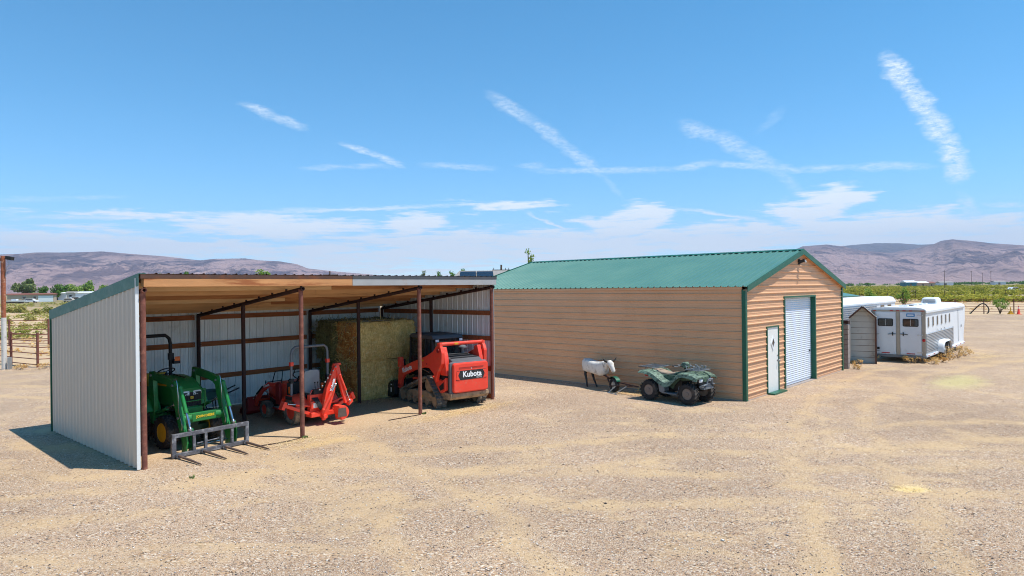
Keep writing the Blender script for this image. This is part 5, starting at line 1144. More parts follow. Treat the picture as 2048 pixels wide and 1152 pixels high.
# door seam at the front and latch
MB().box(7.35, 7.365, -.004, .011, .45, 2.05).build('door_seam', 'rops_grey', ht); MB().box(8.1, 8.16, -.03, -.0, 1.15, 1.27).build('door_latch', 'alum', ht)
f = MB(); A_ = [(2.28, .34), (2.3, .52), (2.36, .66), (2.48, .76), (2.64, .81), (3.7, .81), (3.86, .76), (3.98, .66), (4.04, .52), (4.06, .34)]
f.loft([[(x, -.27, z-.05), (x, -.25, z-.008), (x, -.2, z+.012), (x, .0, z+.02), (x, .0, z), (x, -.24, z-.05)] for x, z in A_]); f.build('wheel_fender', 'white_paint', ht, smooth=50)
for x in (2.75, 3.58):
    for y, s_ in ((-.13, -1), (WT-.12, 1)): wheel(ht, (x, y, .36), .36, .22, .21, 'rubber', 'galvanised', 26, False, s_, .008, .6)
m_ = MB().box(.2, LT-.2, .3, .42, Z0-.16, Z0); m_.box(.2, LT-.2, WT-.42, WT-.3, Z0-.16, Z0); m_.cyl((2.75, 0, .36), (2.75, WT, .36), .04, 8); m_.cyl((3.58, 0, .36), (3.58, WT, .36), .04, 8); m_.build('undercarriage', 'black_paint', ht)
m_ = MB(); m_.prism([(LT, .5), (LT+.6, .75), (LT+1.0, 1.5), (LT+1.0, 2.2), (LT, 2.2)], .1, WT-.1, 'y'); m_.build('gooseneck', 'white_paint', ht)
m_ = MB().cyl((LT+.8, WT/2, 0.), (LT+.8, WT/2, 1.2), .06, 10); m_.box(LT+.65, LT+.95, WT/2-.15, WT/2+.15, 0, .03); m_.build('landing_jack', 'black_paint', ht)
# rear: frame and two doors
for y0, y1 in ((0, .14), (WT-.14, WT), (WT/2-.07, WT/2+.07)): MB().box(-.02, .03, y0, y1, Z0, Z1+.02).build('rear_post', 'trailer_beige', ht, bevel=.01)
MB().box(-.025, .03, 0, WT, Z1+.021, Z1+.10).build('rear_header', 'trailer_beige', ht, bevel=.01)
for q, y in enumerate((.12, .55, .8, 1.04, 1.28, WT-.12)): MB().box(-.035, -.026, y-.06, y+.06, Z1+.045, Z1+.08).build('marker_lamp', 'red_lamp', ht)
m_ = MB().box(-.10, .03, -.02, WT+.02, Z0-.10, Z0-.005); m_.build('rear_bumper', 'rops_grey', ht, bevel=.015)
for s_, (y0, y1) in enumerate(((.155, WT/2-.085), (WT/2+.085, WT-.155))):
    dr = MB().box(-.035, .0, y0, y1, Z0+.03, Z1).build('rear_door', 'white_rear', ht, bevel=.01)
    cy = (y0+y1)/2
    wf = MB().prism(rrect(.30, .17, .06, 4, cy, 1.72), -.046, -.034, 'x').build('window', 'black_plastic', dr)
    for dy in (-.14, .14): MB().prism(rrect(.125, .135, .03, 3, cy+dy, 1.72), -.051, -.0465, 'x').build('pane', 'dark_glass', wf)
    MB().box(-.052, -.0467, cy-.008, cy+.008, 1.58, 1.86).build('mullion', 'alum', wf)
    for z in (.45, 1.2, 2.05):
        yy = y0 if s_ == 0 else y1; MB().box(-.05, -.034, yy-.06, yy+.16 if s_ == 0 else yy+.06, z-.02, z+.02).build('hinge', 'alum', dr) if s_ == 0 else MB().box(-.05, -.034, yy-.16, yy+.06, z-.02, z+.02).build('hinge', 'alum', dr)
    yi = y1 if s_ == 0 else y0; sg = -1 if s_ == 0 else 1
    m_ = MB().tube([(-.05, yi, 1.22), (-.07, yi+sg*.16, 1.22), (-.075, yi+sg*.30, 1.20)], .016, 6); m_.box(-.06, -.034, yi+sg*.12-.02, yi+sg*.12+.02, 1.14, 1.30); m_.build('door_handle', 'black_paint', dr)
    MB().box(-.041, -.0355, cy-.16, cy+.16, Z0+.06, Z0+.10).build('reflector', 'red_lamp', dr)
    if s_ == 0:
        pl = MB().box(-.05, -.0355, cy-.16, cy+.16, 1.98, 2.12).build('sign_plate', 'lettering_blue', dr, bevel=.01); MB().box(-.053, -.0505, cy-.12, cy+.12, 2.03, 2.075).build('sign_band', 'lettering_white', pl)
    else: MB().box(-.05, -.0355, y1-.16, y1-.06, .52, .62).build('vent_cap', 'black_plastic', dr)
for y in (.07, WT-.07): MB().lathe([(.0, -.045), (.05, -.04), (.065, -.02)], (0, y, .98), 'x', 14).build('tail_lamp', 'red_lamp', ht, smooth=50)

# ------------------------------------------------------------------ older ribbed stock trailer behind it
s2 = thing('stock_trailer', 'white roofed stock trailer with ribbed aluminium sides behind the small shelter', 'trailer', (16.2, 32.75, 0), R(47))
trailer_shell(s2, 11.6, 2.0, .35, 2.28, 2.62, 'white_paint', 'white_paint')
rib2 = MB().prism([(-.03, 0), (-.03, .04), (.0115, .07), (.0115, -.02)], .05, 7.4, 'x').mesh('skin_rib'); rib2.materials.append(MATS['alum'])
for q in range(16): o = link('skin_rib', rib2, s2); o.location = (0, 0, .55+q*.105)
for x in (8.6, 10.2): wf = MB().prism(rrect(.42, .2, .05, 3, x, 1.98), -.006, .013, 'y').build('window', 'alum', s2); MB().prism(rrect(.38, .16, .04, 3, x, 1.98), -.012, -.007, 'y').build('pane', 'dark_glass', wf)
for x in (4.2, 5.1):
    for y, s_ in ((-.1, -1), (2.1, 1)): wheel(s2, (x, y, .36), .36, .2, .21, 'rubber', 'galvanised', 20, False, s_, .008, .6)
MB().box(.1, 11.4, .5, 1.5, .22, .35).build('undercarriage', 'black_paint', s2)

# ------------------------------------------------------------------ small gabled steel shelter
ss = thing('steel_shelter', 'small gabled grey steel shelter between the barn and the horse trailer', 'shelter', (14.64, 28.42, 0), R(-29))
w2, hE, hR, dp_ = .98, 1.98, 2.42, 1.25
for k in range(8):
    z0, z1 = k*.255, (k+1)*.255
    MB().prism([(0.03, z0), (w2-.03, z0), (w2-.03, z1-.014), (.03, z1-.014)], .22, .24, 'y').build('wall_panel', 'shelter_grey', ss)
for k in range(2):
    z0, z1 = hE+.062+k*.18, hE+.062+(k+1)*.18; f_ = lambda z: max(.0, (z-hE)/(hR-hE)*w2/2)
    if k == 1: z1 = hR-.04
    MB().prism([(f_(z0)+.03, z0), (w2-f_(z0)-.03, z0), (w2-f_(z1)-.02, z1-.014), (f_(z1)+.02, z1-.014)], .22, .24, 'y').build('gable_panel', 'shelter_grey', ss)
for s_ in (0, 1):
    x = lambda v: v if s_ == 0 else w2-v
    m_ = MB(); m_.hexa([(x(-.05), -.05, hE-.06), (x(w2/2), -.05, hR), (x(w2/2), dp_, hR), (x(-.05), dp_, hE-.06), (x(-.05), -.05, hE-.03), (x(w2/2), -.05, hR+.035), (x(w2/2), dp_, hR+.035), (x(-.05), dp_, hE-.03)]); m_.build('roof_panel', 'shelter_grey', ss)
    for k in range(8): MB().box(x(0)-.012, x(0)+.012, .03, dp_-.05, k*.24, k*.24+.237).build('wall_panel', 'shelter_grey', ss)
    MB().box(x(0)-.035, x(0)+.035, -.035, -.001, 0, hE).build('corner_trim', 'rust_edge' if s_ else 'shelter_grey', ss)
    m_ = MB(); m_.bar((x(-.03), -.055, hE-.02), (x(w2/2), -.055, hR+.03), .02, .07); m_.build('rake_trim', 'rust_edge', ss)

MB().prism([(.02, 0), (w2-.02, 0), (w2-.02, hE), (w2/2, hR-.03), (.02, hE)], .241, .25, 'y').build('rear_sheet', 'rust_edge', ss)

# ------------------------------------------------------------------ pavilion with a green roof far behind the trailers
pv_ = thing('pavilion', 'open pavilion with green metal roof and brown beams behind the stock trailer', 'pavilion', (30.2, 60, 0), R(35))
for s_ in (0, 1):
    yy = lambda v: v if s_ == 0 else 5-v
    m_ = MB(); m_.hexa([(-3, yy(-.3), 2.25), (2.6, yy(-.3), 2.25), (2.6, yy(2.5), 2.75), (-3, yy(2.5), 2.75), (-3, yy(-.3), 2.33), (2.6, yy(-.3), 2.33), (2.6, yy(2.5), 2.83), (-3, yy(2.5), 2.83)]); m_.build('roof', 'roof_green', pv_)
    MB().box(-2.9, 2.5, yy(-.15)-.06, yy(-.15)+.06, 2.02, 2.24).build('beam', 'pipe_dark', pv_)
    for x in (-2.7, -.2, 2.3): MB().box(x-.07, x+.07, yy(-.15)-.07, yy(-.15)+.07, 0, 2.02).build('post', 'pipe_dark', pv_)

# ------------------------------------------------------------------ pipe fences
def pipe_fence(nm, label, pts, h, rails, rail_r, spacing, m, post_r=.05, cat='fence', group=None, cable=False):
    o = thing(nm, label, cat, pts[0]+(0,), 0, group); A_ = [Vector((p[0]-pts[0][0], p[1]-pts[0][1], 0)) for p in pts]
    pm = MB().tube([(0, 0, -.1), (0, 0, h+.05)], post_r, 8).mesh('post', 50); pm.materials.append(MATS[m])
    for a, b2 in zip(A_[:-1], A_[1:]):
        L = (b2-a).length; k = max(1, round(L/spacing))
        for i in range(k+(1 if b2 is A_[-1] else 0)):
            q = link('post', pm, o); q.location = a.lerp(b2, i/k)
        for z in rails: MB().tube([a+Vector((0, 0, z)), b2+Vector((0, 0, z))], rail_r, 6).build('rail', m, o, smooth=50)
    return o
pipe_fence('pipe_fence', 'rusty pipe rail fence nearest the lean-to, just behind the utility pole', [(-31.5, 29.6), (-26.5, 33.0), (-22.05, 30.4), (-16.5, 33.4)], 1.55, (.12, .38, .64, .92, 1.22, 1.52), .022, 2.4, 'pipe_rust', .055)
pipe_fence('pipe_fence', 'rusty pipe rail fence farther out across the pale dirt pen', [(-46, 40.5), (-36, 43.5), (-30.6, 43.2), (-18, 47.5)], 1.7, (.15, .45, .75, 1.05, 1.35, 1.66), .022, 3.0, 'pipe_rust', .06)
pipe_fence('pipe_fence', 'long rusty pipe rail fence with cone and hose beyond the horse trailer', [(20, 96), (38, 82), (49.5, 73.2), (66, 60.5)], 1.62, (.25, .52, .79, 1.06, 1.33, 1.6), .022, 2.45, 'pipe_rust', .05)
pipe_fence('wire_fence', 'distant wire fence with thin dark posts in front of the green brush', [(30, 150), (60, 147), (96, 136), (140, 118)], 1.75, (.4, .9, 1.4, 1.7), .012, 5.5, 'pipe_dark', .05)

# things along the right-hand fence
def fpt(px, off=0.): # a point on that fence under a sight line, set `off` metres in front
    a, _ = ae(px, 600); t = math.tan(a); x0, y0, x1, y1 = 49.5, 73.2, 66, 60.5
    s_ = (t*y0-x0)/((x1-x0)-t*(y1-y0)); return x0+(x1-x0)*s_-.77*0-off*.61, y0+(y1-y0)*s_-off*.79
x, y = fpt(1966, .35); hs_ = thing('black_hose', 'thick black hose draped in an arch over the pipe fence', 'hose', (x, y, 0), R(-37))
m_ = MB(); hose(m_, [(-1.1, -.1, .05), (-.75, -.1, .5), (-.3, -.08, .98), (-.0, -.02, 1.12), (.25, -.06, 1.0), (.5, -.1, .6), (.48, -.1, .2), (.32, -.12, .06)], .06, 8); m_.build('hose_run', 'black_plastic', hs_, smooth=50)
MB().lathe([(.03, -.1), (.09, -.1), (.09, .06), (.03, .06)], (-1.12, -.1, .08), 'z', 10).build('coupling', 'trim_green', hs_, smooth=40)
x, y = fpt(2037, .5); cn = thing('traffic_cone', 'faded red traffic cone at the foot of the pipe fence', 'cone', (x, y, 0)); MB().lathe([(.17, .04), (.15, .06), (.03, .9), (.025, .92)], (0, 0, 0), 'z', 16).build('cone_body', 'red_paint', cn, smooth=40); MB().box(-.22, .22, -.22, .22, 0, .045).build('base', 'red_paint', cn, bevel=.02)
MB().lathe([(.074, .62), (.06, .74)], (0, 0, 0), 'z', 16).build('collar_band', 'lettering_white', cn)
x, y = fpt(2021, .5); yt = thing('yellow_sprinkler', 'small yellow sprinkler stand between the bush and the cone', 'sprinkler', (x, y, 0)); m_ = MB().box(-.22, .22, -.2, .2, 0, .1); m_.prism([(-.2, .1), (.2, .1), (.1, .34), (-.1, .34)], -.12, .12, 'y'); m_.build('base', 'jd_yellow', yt, bevel=.02); m_ = MB().tube([(0, 0, .3), (0, 0, .66)], .04, 8); m_.ball((0, 0, .7), .06, 8, 6); m_.build('riser', 'jd_yellow', yt, smooth=50)
x, y = fpt(2000, .7); bsh = thing('bush', 'round green bush growing in front of the pipe fence', 'bush', (x, y, 0)); m_ = MB()
bl = []
for q in range(12):
    an = q*2.4; rr = .2+.45*random.random(); p_ = (math.cos(an)*rr, math.sin(an)*rr, .75+.85*random.random()); m_.tube([(0, 0, 0), (p_[0]*.3, p_[1]*.3, .45), p_], [.03, .02, .008], 5); bl.append((p_, (.26, .26, .26)))
m_.build('stem', 'bark', bsh); v, f = leaves(bl, 900, .05); link('foliage', raw_mesh('foliage', 'leaf_light', v, f), bsh)

# ------------------------------------------------------------------ utility pole with flood lamp at the left
up = thing('utility_pole', 'rusty steel pole with white lower half and flood lamp on top', 'pole', (-23.1, 29.75, 0), 0)
MB().tube([(0, 0, -.1), (0, 0, 2.35)], .10, 14).build('lower_pole', 'pole_white', up, smooth=40, label='white painted lower length of the pole'); MB().tube([(0, 0, 2.35), (0, 0, 5.15)], .09, 14).build('upper_pole', 'pole_rust', up, smooth=40)
MB().box(-1.0, .05, -.05, .05, 4.93, 5.05).build('cross_arm', 'pipe_rust', up)
lm = MB().obox((.30, 0, 5.05), (.30, .2, .16), (0, R(12), 0)).build('flood_lamp', 'black_plastic', up, bevel=.02); MB().box(.1, .2, -.03, .03, 5.0, 5.08).build('bracket', 'galvanised', lm)
m_ = MB(); hose(m_, [(.2, 0, 4.98), (.26, .02, 4.75), (.14, .02, 4.6), (.1, 0, 4.2)], .012); m_.build('cable', 'galvanised', lm)
MB().box(.2, .3, -.08, .08, 0, .55).build('junction_post', 'galvanised', up)
# ------------------------------------------------------------------ house with solar panels behind the lean-to
hx0, hx1, hy = -4.95, .15, 62.
hs2 = thing('house', 'tan house with grey shingle roof carrying dark solar panels', 'house', (-2.4, hy, 0), R(4))
MB().box(-3.6, 3.2, 0, 8, 0, 3.6).build('wall', 'house_wall', hs2)
for s_ in (0, 1):
    yy = lambda v: v if s_ == 0 else 8-v
    m_ = MB(); m_.hexa([(-3.9, yy(-.5), 3.45), (3.5, yy(-.5), 3.45), (2.2, yy(4), 5.1), (-2.6, yy(4), 5.1), (-3.9, yy(-.5), 3.6), (3.5, yy(-.5), 3.6), (2.2, yy(4), 5.22), (-2.6, yy(4), 5.22)]); rf = m_.build('roof', 'shingle', hs2)
    if s_ == 0:
        for (a, c) in ((-2.5, -.95), (-.85, .75)):
            for k in range(3):
                t0, t1 = .40+k*.16, .40+k*.16+.15
                P3 = lambda x, t: (x, -.5+4.5*t, 3.67+1.62*t)
                q = [P3(a, t0), P3(c, t0), P3(c, t1), P3(a, t1)]; MB().hexa(q+[(p_[0], p_[1], p_[2]+.05) for p_ in q]).build('solar_panel', 'solar', rf)
MB().hexa([(3.2, 0, 3.6), (3.3, 0, 3.6), (3.3, 8, 3.6), (3.2, 8, 3.6), (2.1, 4, 5.0), (2.2, 4, 5.0), (2.2, 4.1, 5.0), (2.1, 4.1, 5.0)]).build('gable_end', 'white_paint', hs2)
MB().box(-1.5, -.3, -.04, -.005, 1., 2.2).build('window', 'dark_glass', hs2)

def power_pole(px, depth, top, label):
    a, _ = ae(px, 576); o = thing('power_pole', label, 'pole', (depth*math.tan(a), depth, 0), .3, 'power poles'); MB().tube([(0, 0, -.2), (0, 0, top)], [.16, .11], 8).build('pole', 'utility_wood', o, smooth=50)
    MB().box(-1.1, 1.1, -.06, .06, top-.7, top-.55).build('cross_arm', 'utility_wood', o); 
    for x in (-.9, .5, .9): MB().cyl((x, 0, top-.55), (x, 0, top-.35), .05, 6).build('insulator', 'galvanised', o)
power_pole(660, 110, 6.6, 'wooden power pole standing behind the left half of the lean-to roof'); power_pole(1003, 75, 6.1, 'wooden power pole directly behind the solar roofed house')
for i, (px, d, t) in enumerate(((1889, 420, 11.5), (1943, 560, 13.5), (1965, 640, 13.), (1982, 600, 14.))):
    power_pole(px, d, t, ['thin power pole rising beside the tan sheds on the brush plain', 'first of three distant power poles towards the right edge', 'second of three distant power poles towards the right edge', 'third of three distant power poles towards the right edge'][i])

# ------------------------------------------------------------------ trees
T_ = [(52, 300, 9.8, 10.5, 'leaf_grey_green', 'tall grey green cottonwood behind the low mobile home', 2200), (82, 310, 7.6, 6.5, 'leaf_green', 'dark green tree touching the tall cottonwood', 1300),
      (115, 330, 8.2, 8, 'leaf_green', 'dark tree in the row left of the lean-to roof edge', 1300), (132, 340, 7.4, 7, 'leaf_green', 'bushy tree beside the grey trailer home', 1200), (150, 320, 6.8, 8.5, 'leaf_light', 'pale green spreading tree above the white trailer home', 1400),
      (178, 330, 8.4, 9, 'leaf_light', 'broad pale green tree beyond the white trailer home', 1600), (208, 340, 7.4, 7, 'leaf_light', 'pale tree half hidden by the lean-to roof', 1200),
      (322, 210, 10.7, 3.2, 'leaf_light', 'thin treetop just above the lean-to fascia, leftmost of four', 500), (345, 210, 10.6, 2.8, 'leaf_light', 'thin pale treetop above the lean-to roof beside a green one', 500), (374, 200, 10.7, 3.6, 'leaf_green', 'small dark green treetop above the lean-to roof', 700),
      (528, 180, 9.5, 6.2, 'leaf_light', 'wide pale treetop above the middle of the lean-to roof', 1100), (838, 160, 8.4, 2.6, 'leaf_grey_green', 'grey green treetop above the grey half of the fascia', 500),
      (848, 160, 8.6, 2.2, 'leaf_grey_green', 'slim grey green treetop next to its twin above the fascia', 450), (880, 160, 8.0, 2.8, 'leaf_green', 'low green treetop between taller ones above the fascia', 450), (903, 150, 8.5, 2.8, 'leaf_green', 'green treetop left of the solar roofed house', 700), (926, 140, 8.2, 2.2, 'leaf_green', 'small treetop peeking over the solar roof edge', 450),
      (1058, 70, 7.9, 1.7, 'leaf_light', 'leafy sapling top rising over the far end of the barn ridge', 420), (1213, 70, 7.5, 1.6, 'leaf_light', 'small leafy treetop over the middle of the barn ridge', 350)]
for i, (px, d, h, w_, m_, lb, ct) in enumerate(T_): tree(px, d, 0, h, w_, m_, lb, ct, seed=31+i)
tree(1740, 88, 0, 2.6, 2.6, 'leaf_light', 'yellow green shrub tree behind the stock trailer', 600, seed=77)
tree(1805, 92, 0, 2.9, 2.0, 'leaf_light', 'yellowish sapling above the horse trailer roof', 500, seed=78)

# ------------------------------------------------------------------ homes and vehicles at the left, beyond the brush
def far_home(px0, px1, depth, h, label, wallm, roofm, wins, rz=0., pitch=.6, nm='mobile_home'):
    a0, a1 = ae(px0, 576)[0], ae(px1, 576)[0]; x0, x1 = depth*math.tan(a0), depth*math.tan(a1); L = x1-x0
    o = thing(nm, label, 'house', (x0, depth, 0), rz); MB().box(0, L, 0, 5, 0, h).build('wall', wallm, o)
    MB().prism([(-.4, h), (-.4, h+.12), (2.5, h+pitch), (5.4, h+.12), (5.4, h)], -.4, L+.4, 'x').build('roof', roofm, o)
    for (a, b2, z0, z1, mm_) in wins:
        wf = MB().box(a*L, b2*L, -.08, -.0, z0*h, z1*h).build('window', mm_, o)
        if mm_ != 'white_paint': MB().box(a*L+.08, b2*L-.08, -.10, -.081, z0*h+.08, z1*h-.08).build('pane', 'dark_glass', wf)
    return o
far_home(14, 92, 262, 3.0, 'low brownish mobile home with white shed wall by the cottonwood', 'house_wall', 'pipe_rust', [(.32, .40, .45, .8, 'white_rear'), (.55, .62, .45, .8, 'white_rear'), (.66, .985, .02, .85, 'white_paint')], R(24))
far_home(133, 150, 285, 3.6, 'grey end of a trailer home with one dark window', 'steel_siding_grey', 'shingle', [(.25, .55, .35, .75, 'white_rear')], R(22))
far_home(150.5, 200, 286, 3.5, 'long white trailer home half hidden by the lean-to', 'white_paint', 'white_paint', [(.28, .33, .35, .75, 'white_rear'), (.55, .6, .35, .75, 'white_rear')], R(22))
far_home(109, 132, 330, 3.4, 'white shed roofed home behind the orange machine', 'white_rear', 'white_paint', [(.3, .4, .4, .7, 'white_rear')])
def far_car(px, depth, m, label, L=4.5, h=1.5, van=False, cat='car', rz=0.):
    a, _ = ae(px, 576); o = thing('parked_'+cat, label, cat, (depth*math.tan(a), depth, 0), rz); y = .85
    body = [(-L/2, .35), (L/2, .35), (L/2, .8), (L*.30, .95), (L*.16, h), (-L*.34, h), (-L*.46, .95), (-L/2, .9)] if not van else [(-L/2, .35), (L/2, .35), (L/2, .95), (L*.36, 1.1), (L*.25, h), (-L/2, h)]
    MB().prism(body, -y, y, 'y').build('body', m, o, bevel=.06); MB().prism([(L*.27, .98), (L*.15, h-.1), (-L*.32, h-.1), (-L*.40, .98)], -y-.02, y+.02, 'y').build('window', 'dark_glass', o)
    for x in (-L*.3, L*.3):
        for s_ in (-1, 1): MB().cyl((x, s_*(y-.15), .34), (x, s_*(y+.03), .34), .34, 12).build('wheel', 'rubber', o)
far_car(140, 248, 'steel_siding_grey', 'silver car parked in front of the grey trailer home', rz=.1); far_car(155, 250, 'white_paint', 'white van parked in front of the white trailer home', 5., 2.0, True, 'van', .05)
far_car(98, 275, 'jd_yellow', 'orange truck parked beside the white shed wall', 5., 2.2, True, 'truck'); far_car(62, 246, 'white_paint', 'white car in front of the low mobile home', rz=.2)
bt = thing('boat', 'long low white boat lying in front of the mobile home', 'boat', (ae(32, 576)[0] and 240*math.tan(ae(32, 576)[0]), 240, 0), R(3))
m_ = MB(); m_.loft([[(x, y, z) for y, z in ((-w_, 1.0), (w_, 1.0), (w_*.8, .5), (0, .25), (-w_*.8, .5))] for x, w_ in ((-3.2, 1.0), (0, 1.1), (2.4, .8), (3.6, .1))]); m_.build('hull', 'white_paint', bt, smooth=40); MB().box(-1.4, .4, -.6, .6, 1.0, 1.5).build('cabin', 'white_rear', bt); MB().box(-3.3, 2.4, -.5, .5, 0.0, .3).build('cradle', 'pipe_dark', bt)

# ------------------------------------------------------------------ far sheds on the plain at the right
def far_shed(px0, px1, depth, h, label, wallm, roofm):
    a0, a1 = ae(px0, 576)[0], ae(px1, 576)[0]; x0, x1 = depth*math.tan(a0), depth*math.tan(a1); L = x1-x0
    o = thing('farm_shed', label, 'shed', (x0, depth, 0), R(-8)); MB().box(0, L, 0, 12, 0, h).build('wall', wallm, o); MB().prism([(-.5, h), (6, h*1.4), (12.5, h)], -.5, L+.5, 'x').build('roof', roofm, o)
    MB().box(L*.3, L*.5, -.1, -.0, 0, h*.75).build('door', 'dark_glass', o)
mat('teal_wall', '#27707c', .6); mat('far_tan', '#c8a48c', .7)
far_shed(1813, 1832, 560, 4.2, 'teal walled shed with white roof on the brush plain', 'teal_wall', 'white_paint'); far_shed(1838, 1856, 575, 3.6, 'tan shed with white roof next to the teal one', 'far_tan', 'white_paint'); far_shed(1858, 1870, 600, 3.4, 'low brown shed at the end of the shed row', 'house_wall', 'pipe_rust')
far_shed(1880, 1905, 900, 4., 'faint white house far out beyond the sheds', 'white_rear', 'shingle'); far_shed(1990, 2010, 950, 4., 'faint white house near the last power poles', 'white_rear', 'shingle')
far_car(2028, 240, 'white_paint', 'white car among the brush near the right edge', 4.8, 1.6, rz=.3)
# distant dots of trees along the foot of the mountain
bl = []
for k in range(90):
    d = random.uniform(900, 1900); px = random.choice([random.uniform(1690, 2100), random.uniform(1840, 2060), random.uniform(-60, 240)]); a = ae(px, 576)[0]; h = random.uniform(2.5, 5.5); w_ = random.uniform(3, 9)
    bl.append(((d*math.tan(a), d, h*.5), (w_, w_, h*.55)))
v, f = leaves(bl, 9000, .9); tag(link('treeline', raw_mesh('treeline', 'leaf_green', v, f)), 'far line of trees at the foot of the mountain', 'trees', kind='stuff')

# ------------------------------------------------------------------ desert brush
def brush_template(nq, seed):
    r_ = np.random.default_rng(seed); d = r_.normal(size=(nq, 3)); d[:, 2] = abs(d[:, 2]); d /= np.linalg.norm(d, axis=1)[:, None]
    p_ = d*(.45+.55*r_.random(nq)[:, None])*np.array([.5, .5, .95]); a = r_.normal(size=(nq, 3)); a /= np.linalg.norm(a, axis=1)[:, None]; b2 = np.cross(a, r_.normal(size=(nq, 3))); b2 /= np.linalg.norm(b2, axis=1)[:, None]
    s_ = r_.uniform(.09, .2, nq)[:, None]; v = np.stack([p_-a*s_, p_-b2*s_*.6, p_+a*s_, p_+b2*s_*.6], 1).reshape(-1, 3); v[:, 2] = np.maximum(v[:, 2], 0); return v, np.arange(nq*4).reshape(-1, 4)
def brush(nm, m, N, r0, r1, a0, a1, hmin, hmax, nq, label, pw=1.5, clump=.04):
    r_ = r0+(r1-r0)*rng.random(N)**pw; a = rng.uniform(a0, a1, N); x, y = r_*np.sin(a), r_*np.cos(a)
    keep = np.array([noise.noise(Vector((xx*clump, yy*clump*.6, 3.)))+.5*noise.noise(Vector((xx*clump*3.7, yy*clump*2.2, 8.))) > (.12 if rr < 210 else -.12) for xx, yy, rr in zip(x, y, r_)]); x, y, r_ = x[keep], y[keep], r_[keep]; N = len(x)
    h = rng.uniform(hmin, hmax, N)*(1+r_/900.); w_ = h*rng.uniform(1.2, 2.2, N); tv, tf = brush_template(nq, 5)
    tag(link(nm, scatter_mesh(nm, m, tv, tf, np.stack([x, y, np.zeros(N)], -1), np.stack([w_, w_, h], -1), rng.uniform(0, 6.28, N))), label, 'brush', kind='stuff')
brush('brush', 'brush_leaf', 6500, 140, 760, R(22), R(43), .35, 1.35, 34, 'yellow green desert brush covering the plain at the right', 1.35, .03)
brush('brush', 'brush_leaf', 2200, 160, 800, R(-24), R(22), .6, 1.2, 24, 'desert brush behind the buildings', 1.6)
brush('brush', 'sage_leaf', 1300, 62, 260, R(-44), R(-24), .25, .85, 40, 'grey green sagebrush between the pens and the mobile homes', 1.5, .06)
brush('weeds', 'dry_leaf', 700, 100, 170, R(20), R(43), .15, .4, 18, 'low dry weeds on the pale silt', 1., .05)
# larger sagebrush that stand out singly at the left
tv, tf = brush_template(420, 11)
SAGE = ['largest rounded sagebrush, just below the low mobile home', 'sagebrush beside the biggest one, between the pole and the lean-to', 'sagebrush against the lean-to roof line below the white shed wall', 'sagebrush below the boat, next to the utility pole', 'mid-sized sagebrush in the gap above the far pipe fence', 'low sagebrush touching the lean-to corner above the far fence', 'sagebrush half hidden by the low end of the lean-to roof', 'small sagebrush partly behind the utility pole', 'small sagebrush just behind the far pipe fence near the lean-to', 'smallest sagebrush, just behind the far pipe fence mid gap']
for i, (px, d, h) in enumerate(((40, 118, 1.7), (72, 106, 1.2), (96, 112, 1.3), (20, 120, 1.3), (60, 82, .9), (100, 76, .8), (112, 94, 1.1), (14, 74, .7), (84, 66, .6), (46, 64, .5))):
    a = ae(px, 576)[0]; o = thing('sagebrush', SAGE[i], 'shrub', (d*math.tan(a), d, 0), random.uniform(0, 6), 'sagebrush beyond the pens')
    v = tv*np.array([h*1.9, h*1.6, h])*np.array([random.uniform(.8, 1.2), 1, 1]); q = (v.reshape(-1, 4, 3)); c = q.mean(1, keepdims=True); q = c+(q-c)*.55; link('foliage', raw_mesh('foliage', 'sage_leaf', q.reshape(-1, 3), tf), o)
    m_ = MB()
    for k in range(6): an = k*1.05; m_.tube([(0, 0, 0), (math.cos(an)*h*.25, math.sin(an)*h*.25, h*.3), (math.cos(an)*h*.5, math.sin(an)*h*.5, h*.62)], [.04, .025, .008], 5)
    m_.build('stem', 'bark', o)

# ------------------------------------------------------------------ dry weeds, straw and litter on the yard
def tuft(loc, h, w_, m, label, nblade, group, seed, nm='dry_weed', cat='weed'):
    r_ = np.random.default_rng(seed); a = r_.uniform(0, 6.28, nblade); rr = w_*.5*r_.random(nblade)**.6; hh = h*r_.uniform(.4, 1., nblade)*(1-.5*rr/w_*2*.5); base = np.stack([rr*np.cos(a), rr*np.sin(a), np.zeros(nblade)], -1); lean = np.stack([np.cos(a)*hh*.45*r_.random(nblade), np.sin(a)*hh*.45*r_.random(nblade), hh], -1)
    sd = np.stack([-np.sin(a+1), np.cos(a+1), np.zeros(nblade)], -1)*(.012+.012*r_.random(nblade))[:, None]; mid = base+lean*.55+r_.normal(size=(nblade, 3))*h*.05
    v = np.concatenate([np.stack([base-sd*.6, base+sd*.6, mid+sd, mid-sd], 1), np.stack([mid-sd, mid+sd, base+lean+sd*1.6, base+lean-sd*.5], 1)], 0).reshape(-1, 3)
    o = thing(nm, label, cat, loc, 0, group); bo_ = link('blades', raw_mesh('blades', m, v, np.arange(len(v)).reshape(-1, 4)), o); bo_['kind'] = 'stuff'; return o
tl_ = lambda x, y: TR0+Matrix.Rotation(TH, 3, 'Z')@Vector((x, y, 0))
